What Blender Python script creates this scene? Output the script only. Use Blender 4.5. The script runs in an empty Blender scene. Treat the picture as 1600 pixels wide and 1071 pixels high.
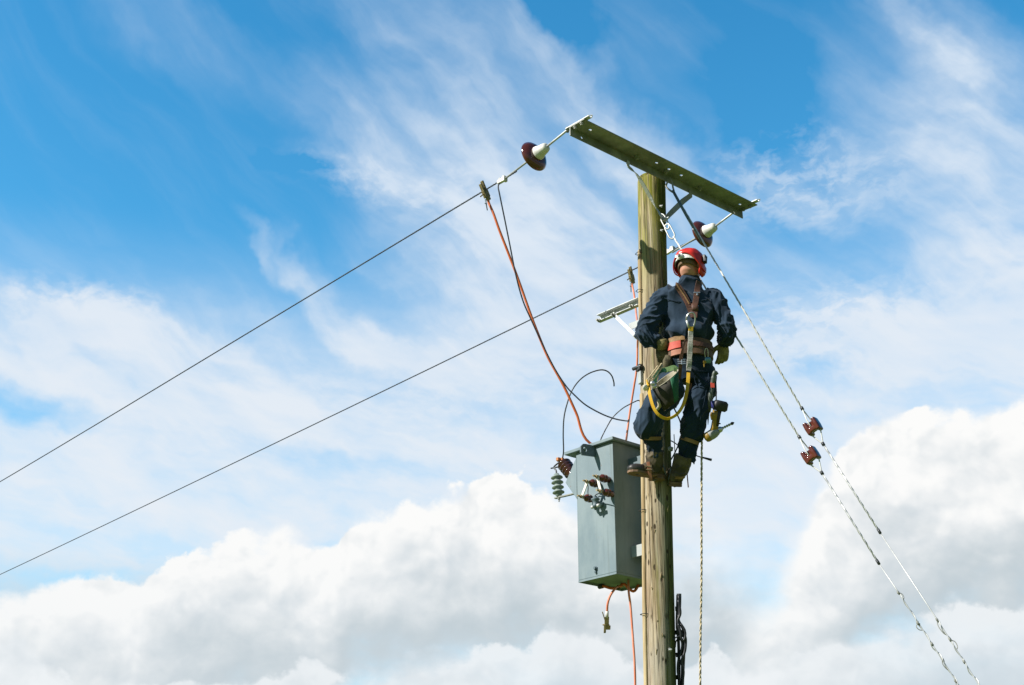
import bpy, bmesh, math, random
from mathutils import Vector, Matrix, Quaternion, noise as mnoise

scene = bpy.context.scene
COL = scene.collection
random.seed(7)

# ------------------------------------------------------------------ camera
PITCH = math.radians(22.5)
CAM = Vector((0.0, 0.0, 1.6))
FPX = 2100.0                                   # focal length in pixels of a 1600 wide frame
CT, ST = math.cos(PITCH), math.sin(PITCH)
cd = bpy.data.cameras.new('camera')
cd.sensor_width = 36.0
cd.lens = 36.0 * FPX / 1600.0
cd.clip_start = 0.05
cd.clip_end = 20000.0
cam = bpy.data.objects.new('camera', cd)
cam.location = CAM
cam.rotation_euler = (math.pi / 2 + PITCH, 0, 0)
COL.objects.link(cam)
scene.camera = cam

# ------------------------------------------------------------------ sun and exposure
SUN_AZ, SUN_EL = math.radians(-112.6), math.radians(36.0)   # azimuth measured from +Y towards +X
SUN_DIR = Vector((math.sin(SUN_AZ) * math.cos(SUN_EL), math.cos(SUN_AZ) * math.cos(SUN_EL), math.sin(SUN_EL)))
sl = bpy.data.lights.new('sun', 'SUN')
sl.energy = 5.0
sl.angle = math.radians(0.53)
sl.color = (1.0, 0.95, 0.87)
sun = bpy.data.objects.new('sun', sl)
sun.rotation_euler = SUN_DIR.to_track_quat('Z', 'Y').to_euler()
sun.location = SUN_DIR * 60
COL.objects.link(sun)
scene.view_settings.view_transform = 'Standard'
scene.view_settings.look = 'None'
scene.view_settings.exposure = 0.45
scene.view_settings.gamma = 1.0
scene.view_settings.use_curve_mapping = False

# ------------------------------------------------------------------ node expression helper
class NX:
    """A socket (or number) that builds Math nodes when used in arithmetic."""
    tree = None
    def __init__(self, s): self.s = s
    @staticmethod
    def plug(node, idx, v):
        if isinstance(v, NX): v = v.s
        if isinstance(v, bpy.types.NodeSocket): NX.tree.links.new(v, node.inputs[idx])
        else: node.inputs[idx].default_value = v
    @staticmethod
    def m(op, a, b=None, c=None, clamp=False):
        n = NX.tree.nodes.new('ShaderNodeMath'); n.operation = op; n.use_clamp = clamp
        NX.plug(n, 0, a)
        if b is not None: NX.plug(n, 1, b)
        if c is not None: NX.plug(n, 2, c)
        return NX(n.outputs[0])
    def __add__(s, o): return NX.m('ADD', s, o)
    __radd__ = __add__
    def __sub__(s, o): return NX.m('SUBTRACT', s, o)
    def __rsub__(s, o): return NX.m('SUBTRACT', o, s)
    def __mul__(s, o): return NX.m('MULTIPLY', s, o)
    __rmul__ = __mul__
    def __truediv__(s, o): return NX.m('DIVIDE', s, o)
    def __neg__(s): return NX.m('MULTIPLY', s, -1.0)
    def clamp(s): return NX.m('ADD', s, 0.0, clamp=True)
    def max(s, o): return NX.m('MAXIMUM', s, o)
    def min(s, o): return NX.m('MINIMUM', s, o)
    def pow(s, o): return NX.m('POWER', s, o)

def mapr(v, a, b, c=0.0, d=1.0, kind='SMOOTHSTEP'):
    n = NX.tree.nodes.new('ShaderNodeMapRange'); n.interpolation_type = kind; n.clamp = True
    for i, x in enumerate((v, a, b, c, d)): NX.plug(n, i, x)
    return NX(n.outputs[0])
def vec(x, y, z=0.0):
    n = NX.tree.nodes.new('ShaderNodeCombineXYZ')
    if z: x = x + z * 37.1                    # z is a seed: it shifts the 2D noise
    for i, v in enumerate((x, y, 0.0)): NX.plug(n, i, v)
    return NX(n.outputs[0])
def vec3(v):
    n = NX.tree.nodes.new('ShaderNodeCombineXYZ')
    for i in range(3): NX.plug(n, i, v)
    return NX(n.outputs[0])
def vm(op, a, b=None):
    n = NX.tree.nodes.new('ShaderNodeVectorMath'); n.operation = op
    NX.plug(n, 0, a)
    if b is not None: NX.plug(n, 1, b)
    return NX(n.outputs['Value'] if op in ('LENGTH', 'DOT_PRODUCT') else n.outputs[0])
def noise_n(v, scale, detail=4.0, rough=0.5, lac=2.0, dist=0.0):
    n = NX.tree.nodes.new('ShaderNodeTexNoise'); n.noise_dimensions = '2D'
    NX.plug(n, 'Vector', v); NX.plug(n, 'Scale', scale); NX.plug(n, 'Detail', detail)
    NX.plug(n, 'Roughness', rough); NX.plug(n, 'Lacunarity', lac); NX.plug(n, 'Distortion', dist)
    return NX(n.outputs[0])
def voro(v, scale, smooth=0.6, detail=0.0, rough=0.5):
    n = NX.tree.nodes.new('ShaderNodeTexVoronoi'); n.feature = 'SMOOTH_F1'; n.voronoi_dimensions = '2D'
    NX.plug(n, 'Vector', v); NX.plug(n, 'Scale', scale); NX.plug(n, 'Smoothness', smooth)
    NX.plug(n, 'Detail', detail); NX.plug(n, 'Roughness', rough)
    return NX(n.outputs['Distance'])
def mapping(v, loc, rot, scl, kind='TEXTURE'):
    n = NX.tree.nodes.new('ShaderNodeMapping'); n.vector_type = kind
    NX.plug(n, 0, v); n.inputs[1].default_value = loc; n.inputs[2].default_value = rot; n.inputs[3].default_value = scl
    return NX(n.outputs[0])
def mixc(f, a, b, blend='MIX'):
    n = NX.tree.nodes.new('ShaderNodeMix'); n.data_type = 'RGBA'; n.blend_type = blend
    def put(sock, v):
        if isinstance(v, NX): v = v.s
        if isinstance(v, bpy.types.NodeSocket): NX.tree.links.new(v, sock)
        else: sock.default_value = v
    put(n.inputs[0], f); put(n.inputs[6], a); put(n.inputs[7], b)
    return NX(n.outputs[2])
def fcurve(x, pts):
    """Float curve through pts (x and y already in 0..1)."""
    n = NX.tree.nodes.new('ShaderNodeFloatCurve')
    c = n.mapping.curves[0]
    while len(c.points) > 2: c.points.remove(c.points[1])
    c.points[0].location = pts[0]; c.points[-1].location = pts[-1]
    for p in pts[1:-1]: c.points.new(*p)
    for p in c.points: p.handle_type = 'AUTO'
    n.mapping.use_clip = False
    n.mapping.extend = 'HORIZONTAL'
    n.mapping.update()
    NX.plug(n, 'Value', x)
    return NX(n.outputs[0])
def rgb(r, g, b): return (r, g, b, 1.0)
def srgb(r, g, b):
    f = lambda c: (c / 255 / 12.92) if c / 255 <= 0.04045 else ((c / 255 + 0.055) / 1.055) ** 2.4
    return (f(r), f(g), f(b), 1.0)

# ------------------------------------------------------------------ pixel helpers (layout measured on the photograph)
def ray(px, py):
    X = (px - 800.0) / FPX; Y = (535.5 - py) / FPX
    return Vector((X, CT - Y * ST, ST + Y * CT))            # per metre along the view axis
def P(px, py, d): return CAM + ray(px, py) * d
def PP(px, py, q, n):
    r = ray(px, py); return CAM + r * ((q - CAM).dot(n) / r.dot(n))
def azel(px, py):
    r = ray(px, py).normalized()
    return math.degrees(math.atan2(r.x, r.y)), math.degrees(math.asin(r.z))

# ------------------------------------------------------------------ sky: Nishita blue with clouds laid out by azimuth and elevation
def build_world():
    w = bpy.data.worlds.new('World'); scene.world = w; w.use_nodes = True
    w.cycles.sampling_method = 'MANUAL'; w.cycles.sample_map_resolution = 256
    t = w.node_tree; NX.tree = t
    for n in list(t.nodes): t.nodes.remove(n)
    out = t.nodes.new('ShaderNodeOutputWorld'); bg = t.nodes.new('ShaderNodeBackground')
    t.links.new(bg.outputs[0], out.inputs[0])
    bg.inputs['Strength'].default_value = 0.1
    tc = t.nodes.new('ShaderNodeTexCoord')
    sky = t.nodes.new('ShaderNodeTexSky'); sky.sky_type = 'NISHITA'; sky.sun_disc = False
    sky.sun_elevation = SUN_EL; sky.sun_rotation = SUN_AZ
    sky.air_density = 1.0; sky.dust_density = 0.3; sky.ozone_density = 2.5; sky.altitude = 100
    sx = t.nodes.new('ShaderNodeSeparateXYZ'); t.links.new(tc.outputs['Generated'], sx.inputs[0])
    X, Y, Z = (NX(o) for o in sx.outputs)
    A = NX.m('DEGREES', NX.m('ARCTAN2', X, Y))
    E = NX.m('DEGREES', NX.m('ARCSINE', Z))
    v0 = vec(A, E)
    # gentle domain warp, in degrees
    w1 = noise_n(vec(A, E, 3.0), 0.16, 5, 0.55) - 0.5
    w2 = noise_n(vec(A, E, 17.0), 0.16, 5, 0.55) - 0.5
    vw = vec(A + w1 * 5.0, E + w2 * 4.0)
    vs = vec(A + w1 * 1.6, E + w2 * 1.4)

    def blob(v, px, py, rx, ry, rot=0.0, hard=0.0):
        a, e = azel(px, py); k = 1 / 36.6
        n = vm('LENGTH', mapping(v, (a, e, 0), (0, 0, math.radians(rot)), (rx * k, ry * k, 1)))
        return mapr(n, 1.0, hard)

    # ---- blue
    skyc = mixc(1.0, NX(sky.outputs[0]), SKY_TINT, 'MULTIPLY')
    skyc = mixc(mapr(E, 40.0, 5.0, 0.0, 1.0, 'LINEAR'), skyc, mixc(1.0, skyc, SKY_LOW, 'MULTIPLY'))

    # ---- high veil and cirrus
    def streak(rot, sx_, sy_, scale, seed, detail=6, rough=0.52):
        m = mapping(vec(A + w1 * 2.2, E + w2 * 2.2, seed), (0, 0, 0), (0, 0, math.radians(rot)), (sx_, sy_, 1), 'TEXTURE')
        return noise_n(m, scale, detail, rough)
    sA = streak(-38, 6.5, 1.0, 0.75, 5.0)       # falling to the right
    sB = streak(-10, 5.0, 1.0, 0.75, 9.0)        # flatter
    fine = noise_n(vec(A + w1 * 2.0, (E + w2) * 1.5, 21.0), 0.9, 7, 0.52)
    veil = None
    for (px, py, rx, ry, rot, wt) in CIRRUS:
        b = blob(vw, px, py, rx, ry, rot) * wt
        veil = b if veil is None else veil + b
    mod = sA * 0.80 + sB * 0.30 + fine * 0.30         # about 0.7 on average
    cir = veil * mapr(mod, 0.45, 0.95, 0.62, 1.25, 'LINEAR')
    cir = cir + mapr(E, *VEIL_E) * mapr(sB * 0.7 + fine * 0.3, 0.36, 0.62, 0.80, 1.05, 'LINEAR')
    # thin streaks everywhere in the blue
    cir = cir + mapr(sA, 0.40, 0.8) * 0.05
    # holes of clearer blue
    for (px, py, rx, ry, rot, wt) in HOLES:
        cir = cir - blob(vw, px, py, rx, ry, rot) * wt
    # broken, dappled altocumulus patches
    for (px, py, rx, ry, rot, wt) in DAPPLE:
        b = blob(vw, px, py, rx, ry, rot)
        cell = mapr(noise_n(vec(A + w1 * 2.5, (E + w2 * 2.0) * 1.9, 31.0), 1.0, 7, 0.54, 2.1), 0.38, 0.68)
        cir = cir + b * cell * wt
    cir = (NX.m('SMOOTH_MIN', cir, 0.97, 0.3) * mapr(sB * 0.6 + sA * 0.4, 0.36, 0.62, 0.86, 1.0, 'LINEAR')).clamp()
    col = mixc(cir, skyc, mixc(mapr(E, 14.0, 34.0), mixc(mapr(E, 13.5, 10.5), VEIL_COL, VEIL_LOW), CIRRUS_COL))

    # ---- cumulus banks
    bil = noise_n(vec(A, E * 1.15, 41.0), 0.45, 9, 0.60, 2.1)
    puff = voro(vec(A + w1 * 1.2, E * 1.1 + w2 * 1.2, 51.0), 0.36, 0.9, 3.0, 0.55)
    def lump(dx, dy): return noise_n(vec(A + w1 * 2.0 + dx, (E + w2 * 2.0 + dy) * 1.2, 71.0), 0.30, 5, 0.5)
    relief = lump(0, 0) - lump(-0.6, 0.9)        # the same field a step towards the sun
    def knob(dx, dy): return voro(vec(A + w1 * 2.6 + dx, (E + w2 * 2.6 + dy) * 1.1, 81.0), 0.55, 0.7, 2.0, 0.6)
    relief = relief + (knob(-0.25, 0.4) - knob(0, 0)) * 0.30
    soft = noise_n(vec(A * 0.8, E * 1.3, 61.0), 0.28, 5, 0.5)

    def bank(pts, thick, fade, edge, amp, lo, hi, soften):
        """pts: top outline in photo pixels; thick: degrees from the top to the grey base; fade: (start, end) of the lower dissolve."""
        ae = [azel(*p) for p in pts]
        lo_a, hi_a = -26.0, 26.0
        lo_e, hi_e = -5.0, 35.0
        cp = [(-0.0, (ae[0][1] - lo_e) / (hi_e - lo_e))] + [((a - lo_a) / (hi_a - lo_a), (e - lo_e) / (hi_e - lo_e)) for a, e in ae] + [(1.0, (ae[-1][1] - lo_e) / (hi_e - lo_e))]
        cp = [c for i, c in enumerate(cp) if i == 0 or c[0] > cp[i - 1][0] + 1e-4]
        An = (A + w1 * 0.25 - lo_a) / (hi_a - lo_a)
        top = fcurve(An, cp) * (hi_e - lo_e) + lo_e
        d = top - E + (bil - 0.5) * amp + NX.m('MAXIMUM', 0.42 - puff, -0.3).min(0.22) * amp * 0.7
        ew = mapr(soft, 0.42, 0.72, edge * 0.45, edge * 2.2)
        for (p0, p1, w) in soften: ew = ew + mapr(A, azel(p0, 800)[0], azel(p1, 800)[0], 0.0, w)
        a = mapr(d, 0.0, ew)
        tt = d / thick + (soft - 0.5) * 0.7
        a = a * mapr(tt, fade[0], fade[1], 1.0, 0.0)
        lit = mapr(tt, 0.10, 0.70, 1.0, 0.45) + relief * 1.5
        c = mixc(lit.clamp(), PALE, hi)
        c = mixc((mapr(tt, 0.45, 1.15) - relief * 0.35).clamp(), c, lo)
        return a, c
    for b in BANKS:
        a, c = bank(*b[:8])
        far = mapr(NX.m('ABSOLUTE', A), 40.0, 75.0, 1.0, 0.25)  # banks thinned outside the view to lower the ambient light
        col = mixc(a * far * b[8] if len(b) > 8 else a * far, col, c)
    # a little haze in front of everything low down
    col = mixc(mapr(E, 16.0, 7.0, 0.0, 0.30), col, HAZE_COL)
    # sky beyond the picture dimmed on purpose, so shaded faces get less ambient light
    off = mapr(NX.m('ABSOLUTE', A), 28.0, 60.0, 1.0, 0.38)
    col = mixc(1.0, col, vm('MULTIPLY', (1.0, 1.0, 1.0), vec3(off)), 'MULTIPLY')
    NX.plug(bg, 'Color', col)

K = 7.32      # displays as 1.0 at background strength 0.1 and this exposure
def kc(r, g, b, f=1.0):
    c = srgb(r, g, b); return (c[0] * K * f, c[1] * K * f, c[2] * K * f, 1.0)
SKY_TINT = (0.33, 1.42, 1.68, 1.0)
SKY_LOW = (2.4, 1.25, 1.05, 1.0)
VEIL_COL = kc(233, 239, 246)
VEIL_LOW = kc(200, 215, 226)
HAZE_COL = kc(226, 234, 240)
CIRRUS_COL = kc(219, 232, 246)
VEIL_E = (27.5, 16.5, 0.0, 0.95)
#         px   py   rx   ry  rot  weight
CIRRUS = [
    (590, 282, 210, 48, -8, 0.36), (260, 600, 420, 120, 0, 0.18),
    (660, 60, 330, 120, -30, 0.40), (900, 150, 330, 80, -38, 0.55), (1030, 270, 240, 80, -40, 0.40),
    (740, 260, 360, 170, -12, 0.62), (560, 190, 220, 110, -20, 0.30), (860, 400, 360, 200, -8, 0.62), (700, 430, 260, 120, -20, 0.25), (900, 560, 420, 140, 0, 0.30), (900, 420, 520, 220, -6, 0.30), (1500, 330, 330, 260, -30, 0.25),
    (260, 30, 330, 80, -20, 0.16),
    (400, 395, 90, 20, -48, 0.30), (480, 448, 150, 30, -36, 0.42), (590, 510, 200, 44, -32, 0.50), (690, 560, 220, 60, -22, 0.40), (400, 520, 260, 70, -12, 0.25),
    (120, 500, 330, 62, -4, 0.70), (60, 540, 300, 90, 0, 0.35),
    (150, 725, 330, 52, -24, 0.50), (380, 640, 420, 120, -6, 0.35),
    (1440, 70, 260, 40, -50, 0.32), (1500, 250, 360, 230, -38, 0.50), (1500, 120, 260, 130, -45, 0.22), (1250, 290, 300, 95, -8, 0.34),
    (1560, 430, 220, 160, -20, 0.35), (1230, 420, 200, 80, -20, 0.20), (1000, 60, 220, 120, -40, 0.10),
    (1330, 540, 420, 105, 2, 0.55), (1500, 520, 260, 120, 4, 0.35), (1180, 760, 260, 160, 0, 0.5),
]
HOLES = [
    (30, 620, 150, 55, -10, 0.55), (865, 30, 110, 90, -40, 0.35), (1200, 150, 170, 110, -20, 0.25),
    (470, 268, 90, 24, -6, 0.30), (330, 690, 300, 50, -8, 0.16), (560, 735, 260, 40, -10, 0.20),
    (1290, 590, 220, 30, 12, 0.25), (110, 905, 200, 30, 0, 0.45), (1260, 945, 260, 50, 4, 0.40), (960, 940, 90, 60, 0, 0.2),
]
DAPPLE = [
    (560, 285, 200, 60, -6, 0.24), (130, 490, 260, 70, -4, 0.45), (1250, 270, 260, 110, -10, 0.35),
    (1350, 520, 420, 120, 0, 0.45), (760, 330, 260, 120, -10, 0.20), (700, 620, 500, 120, 0, 0.12),
]
PALE = kc(219, 226, 231); WHITE = kc(252, 252, 251, 1.0); GREY = kc(188, 201, 208); GREY2 = kc(198, 210, 218)
BANKS = [
    ([(0, 905), (60, 898), (79, 892), (110, 884), (145, 878), (194, 884), (225, 905), (240, 878), (273, 858), (299, 838), (352, 826), (387, 808), (409, 812),
      (458, 812), (490, 836), (528, 828), (545, 800), (576, 774), (610, 779), (632, 770), (663, 776), (693, 757), (729, 744), (764, 731), (803, 724),
      (834, 735), (861, 750), (896, 776), (950, 800), (1010, 790), (1070, 760), (1130, 780), (1200, 840), (1290, 930), (1600, 980)],
     5.6, (1.0, 1.5), 0.5, 1.7, GREY, WHITE, [(920, 1060, 5.0), (200, 0, 0.8)]),
    ([(0, 1090), (1060, 1060), (1150, 960), (1213, 850), (1260, 770), (1288, 724), (1304, 697), (1320, 676), (1363, 645), (1427, 632), (1480, 622), (1533, 618), (1600, 607)],
     7.6, (0.95, 1.35), 0.5, 1.4, GREY, WHITE, [(1300, 1200, 3.0)]),
    ([(0, 985), (30, 978), (60, 1000), (88, 1050), (264, 1046), (374, 1046), (418, 1034), (484, 1027), (550, 1038), (600, 1025), (623, 1006), (676, 1000), (720, 1004), (781, 990),
      (834, 988), (847, 965), (874, 942), (918, 962), (945, 985), (1000, 1030), (1060, 1050), (1085, 1036), (1107, 1007), (1128, 1010), (1160, 1030), (1208, 1010), (1229, 996), (1267, 994),
      (1299, 978), (1373, 958), (1453, 936), (1523, 920), (1560, 925), (1600, 911)],
     3.4, (1.6, 2.6), 0.8, 1.7, GREY2, kc(244, 247, 249), [], 0.85),
]
build_world()

# ------------------------------------------------------------------ world frame of the line
PHI = math.radians(48.5)
E2 = Vector((math.sin(PHI), math.cos(PHI), 0))          # along the crossarm, towards its far end
E1 = Vector((-math.cos(PHI), math.sin(PHI), 0))         # along the conductors, away from the pole
NN = -E1                                                # camera side of the crossarm
MM = -E2
UP = Vector((0, 0, 1))
def PA(z):                                              # pole axis at height z
    t = (z - 2.97) / 4.0
    return Vector((1.0275 + 0.0960 * t, 9.5, z))
def PR(z): return 0.1085 + 0.0008 * (z - 2.97)

# ------------------------------------------------------------------ objects, parts and properties
def tag(o, label=None, cat=None, group=None, kind=None):
    if label: o['label'] = label
    if cat: o['category'] = cat
    if group: o['group'] = group
    if kind: o['kind'] = kind
    return o
def thing(name, label, cat, loc, group=None):
    o = bpy.data.objects.new(name, None); o.location = loc; o.empty_display_size = 0.1
    COL.objects.link(o)
    return tag(o, label, cat, group)
def root_of(o):
    while o.parent: o = o.parent
    return o

class MB:
    """Collects shapes in world coordinates and links them as one mesh object."""
    def __init__(s): s.v = []; s.f = []; s.sm = []
    def add(s, vs, fs, smooth=True):
        k = len(s.v); s.v += [Vector(v) for v in vs]
        for f in fs: s.f.append([i + k for i in f]); s.sm.append(smooth)
        return s
    def rings(s, rings, cap=True, smooth=True, closed=False):
        m = len(rings[0]); vs = [p for r in rings for p in r]; fs = []
        n = len(rings)
        for i in range(n - (0 if closed else 1)):
            a, b = i * m, ((i + 1) % n) * m
            for j in range(m): fs.append([a + j, a + (j + 1) % m, b + (j + 1) % m, b + j])
        s.add(vs, fs, smooth)
        if cap and not closed:
            k = len(s.v) - len(vs)
            s.f.append([k + j for j in range(m)][::-1]); s.sm.append(False)
            s.f.append([k + (n - 1) * m + j for j in range(m)]); s.sm.append(False)
        return s
    def tube(s, pts, r, seg=8, cap=True, closed=False, smooth=True):
        pts = [Vector(p) for p in pts]; n = len(pts)
        rr = r if isinstance(r, (list, tuple)) else [r] * n
        tans = []
        for i in range(n):
            a = pts[(i - 1) % n] if (closed or i > 0) else pts[i]
            b = pts[(i + 1) % n] if (closed or i < n - 1) else pts[i]
            tans.append((b - a).normalized())
        ref = Vector((0.31, 0.2, 0.93)) if abs(tans[0].z) < 0.9 else Vector((1, 0.1, 0))
        u = (ref - tans[0] * ref.dot(tans[0])).normalized()
        rings = []
        for i in range(n):
            u = (u - tans[i] * u.dot(tans[i])).normalized(); w = tans[i].cross(u)
            rings.append([pts[i] + (u * math.cos(2 * math.pi * j / seg) + w * math.sin(2 * math.pi * j / seg)) * rr[i] for j in range(seg)])
        return s.rings(rings, cap, smooth, closed)
    def loft(s, secs, seg=20, side=Vector((1, 0, 0)), power=2.0):
        """secs: (centre, half width along side, half depth). Closed, rounded tube with elliptic rings."""
        n = len(secs); cs = [Vector(c[0]) for c in secs]; rings = []
        for i in range(n):
            t = (cs[min(i + 1, n - 1)] - cs[max(i - 1, 0)]).normalized()
            sd = secs[i][3] if len(secs[i]) > 3 else side
            u = (sd - t * sd.dot(t)).normalized(); w = t.cross(u)
            ring = []
            for j in range(seg):
                a = 2 * math.pi * j / seg; c, q = math.cos(a), math.sin(a)
                c = math.copysign(abs(c) ** (2 / power), c); q = math.copysign(abs(q) ** (2 / power), q)
                ring.append(cs[i] + u * c * secs[i][1] + w * q * secs[i][2])
            rings.append(ring)
        return s.rings(rings)
    def lathe(s, origin, axis, prof, seg=24, smooth=True):
        axis = Vector(axis).normalized(); o = Vector(origin)
        ref = UP if abs(axis.z) < 0.9 else Vector((1, 0, 0))
        u = (ref - axis * ref.dot(axis)).normalized(); w = axis.cross(u)
        rings = [[o + axis * h + (u * math.cos(2 * math.pi * j / seg) + w * math.sin(2 * math.pi * j / seg)) * max(r, 1e-4) for j in range(seg)] for r, h in prof]
        return s.rings(rings, True, smooth)
    def box(s, c, a, b, d, smooth=False):
        """c centre; a, b, d half-extent vectors."""
        c, a, b, d = Vector(c), Vector(a), Vector(b), Vector(d)
        vs = [c + a * x + b * y + d * z for x in (-1, 1) for y in (-1, 1) for z in (-1, 1)]
        fs = [[0, 1, 3, 2], [4, 6, 7, 5], [0, 4, 5, 1], [2, 3, 7, 6], [0, 2, 6, 4], [1, 5, 7, 3]]
        return s.add(vs, fs, smooth)
    def prism(s, poly, ext):
        """poly: planar loop of points, extruded by vector ext."""
        n = len(poly); poly = [Vector(p) for p in poly]; ext = Vector(ext)
        vs = poly + [p + ext for p in poly]
        fs = [list(range(n))[::-1], [n + i for i in range(n)]] + [[i, (i + 1) % n, n + (i + 1) % n, n + i] for i in range(n)]
        return s.add(vs, fs, False)
    def ribbon(s, pts, width, thick, normals):
        """flat strap through pts; normals: facing direction(s)."""
        pts = [Vector(p) for p in pts]; n = len(pts); rings = []
        for i in range(n):
            t = (pts[min(i + 1, n - 1)] - pts[max(i - 1, 0)]).normalized()
            nv = Vector(normals[i]) if isinstance(normals, list) else Vector(normals)
            nv = (nv - t * nv.dot(t)).normalized(); w = t.cross(nv)
            hw = (width[i] if isinstance(width, list) else width) / 2; ht = thick / 2
            rings.append([pts[i] + w * hw + nv * ht, pts[i] - w * hw + nv * ht, pts[i] - w * hw - nv * ht, pts[i] + w * hw - nv * ht])
        return s.rings(rings, True, False)
    def plate(s, outer, holes, u, v, o, ext):
        """flat plate with round holes. outer: 2D loop, holes: (x, y, r); frame u, v at o; thickness vector ext."""
        bm = bmesh.new(); edges = []
        def loop(pts):
            vs = [bm.verts.new((x, y, 0)) for x, y in pts]
            for i in range(len(vs)): edges.append(bm.edges.new((vs[i], vs[(i + 1) % len(vs)])))
        loop(outer); loops = [outer]
        for (x, y, r) in holes:
            pts = [(x + r * math.cos(2 * math.pi * k / 14), y + r * math.sin(2 * math.pi * k / 14)) for k in range(14)]
            loop(pts); loops.append(pts)
        bmesh.ops.triangle_fill(bm, use_beauty=True, use_dissolve=False, edges=edges)
        bm.verts.ensure_lookup_table(); bm.verts.index_update()
        vs2 = [(q.co.x, q.co.y) for q in bm.verts]; fs = [[q.index for q in f.verts] for f in bm.faces]
        bm.free()
        u, v, o, ext = Vector(u), Vector(v), Vector(o), Vector(ext)
        base = [o + u * x + v * y for x, y in vs2]; n = len(base)
        allf = [f[:] for f in fs] + [[i + n for i in f][::-1] for f in fs]
        k = 0
        for lp in loops:
            m = len(lp)
            for i in range(m): allf.append([k + i, k + (i + 1) % m, n + k + (i + 1) % m, n + k + i])
            k += m
        return s.add(base + [p + ext for p in base], allf, False)
    def mesh(s, name, origin):
        me = bpy.data.meshes.new(name)
        me.from_pydata([v - origin for v in s.v], [], s.f)
        me.polygons.foreach_set('use_smooth', s.sm)
        bm = bmesh.new(); bm.from_mesh(me)
        bmesh.ops.recalc_face_normals(bm, faces=bm.faces); bm.to_mesh(me); bm.free()
        me.update()
        return me
    def build(s, name, mat, parent=None, loc=None, bevel=0.0, sub=0):
        org = Vector(root_of(parent).location) if parent else Vector(loc or (0, 0, 0))
        me = s.mesh(name, org); me.materials.append(mat)
        o = bpy.data.objects.new(name, me); COL.objects.link(o)
        if parent: o.parent = parent
        else: o.location = org
        if bevel:
            b = o.modifiers.new('edge', 'BEVEL'); b.width = bevel; b.segments = 2; b.limit_method = 'ANGLE'; b.angle_limit = math.radians(40)
        if sub:
            q = o.modifiers.new('smooth', 'SUBSURF'); q.levels = sub; q.render_levels = sub
        return o
def build_mesh(me, name, mat, parent):
    me.materials.clear(); me.materials.append(mat)
    o = bpy.data.objects.new(name, me); COL.objects.link(o); o.parent = parent
    return o
def fused(mb, origin, voxel, smooth=4, factor=0.5):
    """voxel-fuse overlapping closed shapes of mb into one smooth skin, in coordinates relative to origin."""
    me = mb.mesh('fuse', Vector(origin)); o = bpy.data.objects.new('fuse', me); COL.objects.link(o)
    r = o.modifiers.new('r', 'REMESH'); r.mode = 'VOXEL'; r.voxel_size = voxel; r.use_smooth_shade = True
    if smooth:
        q = o.modifiers.new('s', 'SMOOTH'); q.iterations = smooth; q.factor = factor
    dg = bpy.context.evaluated_depsgraph_get()
    out = bpy.data.meshes.new_from_object(o.evaluated_get(dg))
    bpy.data.objects.remove(o); bpy.data.meshes.remove(me)
    for p in out.polygons: p.use_smooth = True
    return out
def spline(pts, n):
    """Catmull-Rom through pts, n samples per span."""
    pts = [Vector(p) for p in pts]; out = []
    ext = [pts[0] * 2 - pts[1]] + pts + [pts[-1] * 2 - pts[-2]]
    for i in range(len(pts) - 1):
        a, b, c, d = ext[i:i + 4]
        for k in range(n):
            t = k / n
            out.append(0.5 * ((2 * b) + (c - a) * t + (2 * a - 5 * b + 4 * c - d) * t * t + (3 * b - a - 3 * c + d) * t ** 3))
    out.append(pts[-1])
    return out
def twist(mb, pts, R, r, pitch, ns=3, seg=5, step=10, phase=0.0):
    """ns strands laid up around the polyline pts."""
    pts = [Vector(p) for p in pts]
    L = [0.0]
    for a, b in zip(pts, pts[1:]): L.append(L[-1] + (b - a).length)
    n = max(4, int(L[-1] / pitch * step)); k = 0; path = []
    for i in range(n + 1):
        s_ = L[-1] * i / n
        while k < len(L) - 2 and L[k + 1] < s_: k += 1
        f = (s_ - L[k]) / max(1e-9, L[k + 1] - L[k])
        path.append((pts[k].lerp(pts[k + 1], f), (pts[k + 1] - pts[k]).normalized(), s_))
    for q in range(ns):
        line = []
        for p, t, s_ in path:
            ref = Vector((0.2, 0.3, 0.93)) if abs(t.z) < 0.9 else Vector((1, 0.1, 0))
            u = (ref - t * ref.dot(t)).normalized(); w = t.cross(u)
            a = 2 * math.pi * (s_ / pitch + q / ns) + phase
            line.append(p + (u * math.cos(a) + w * math.sin(a)) * R)
        mb.tube(line, r, seg)
    return mb

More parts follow.
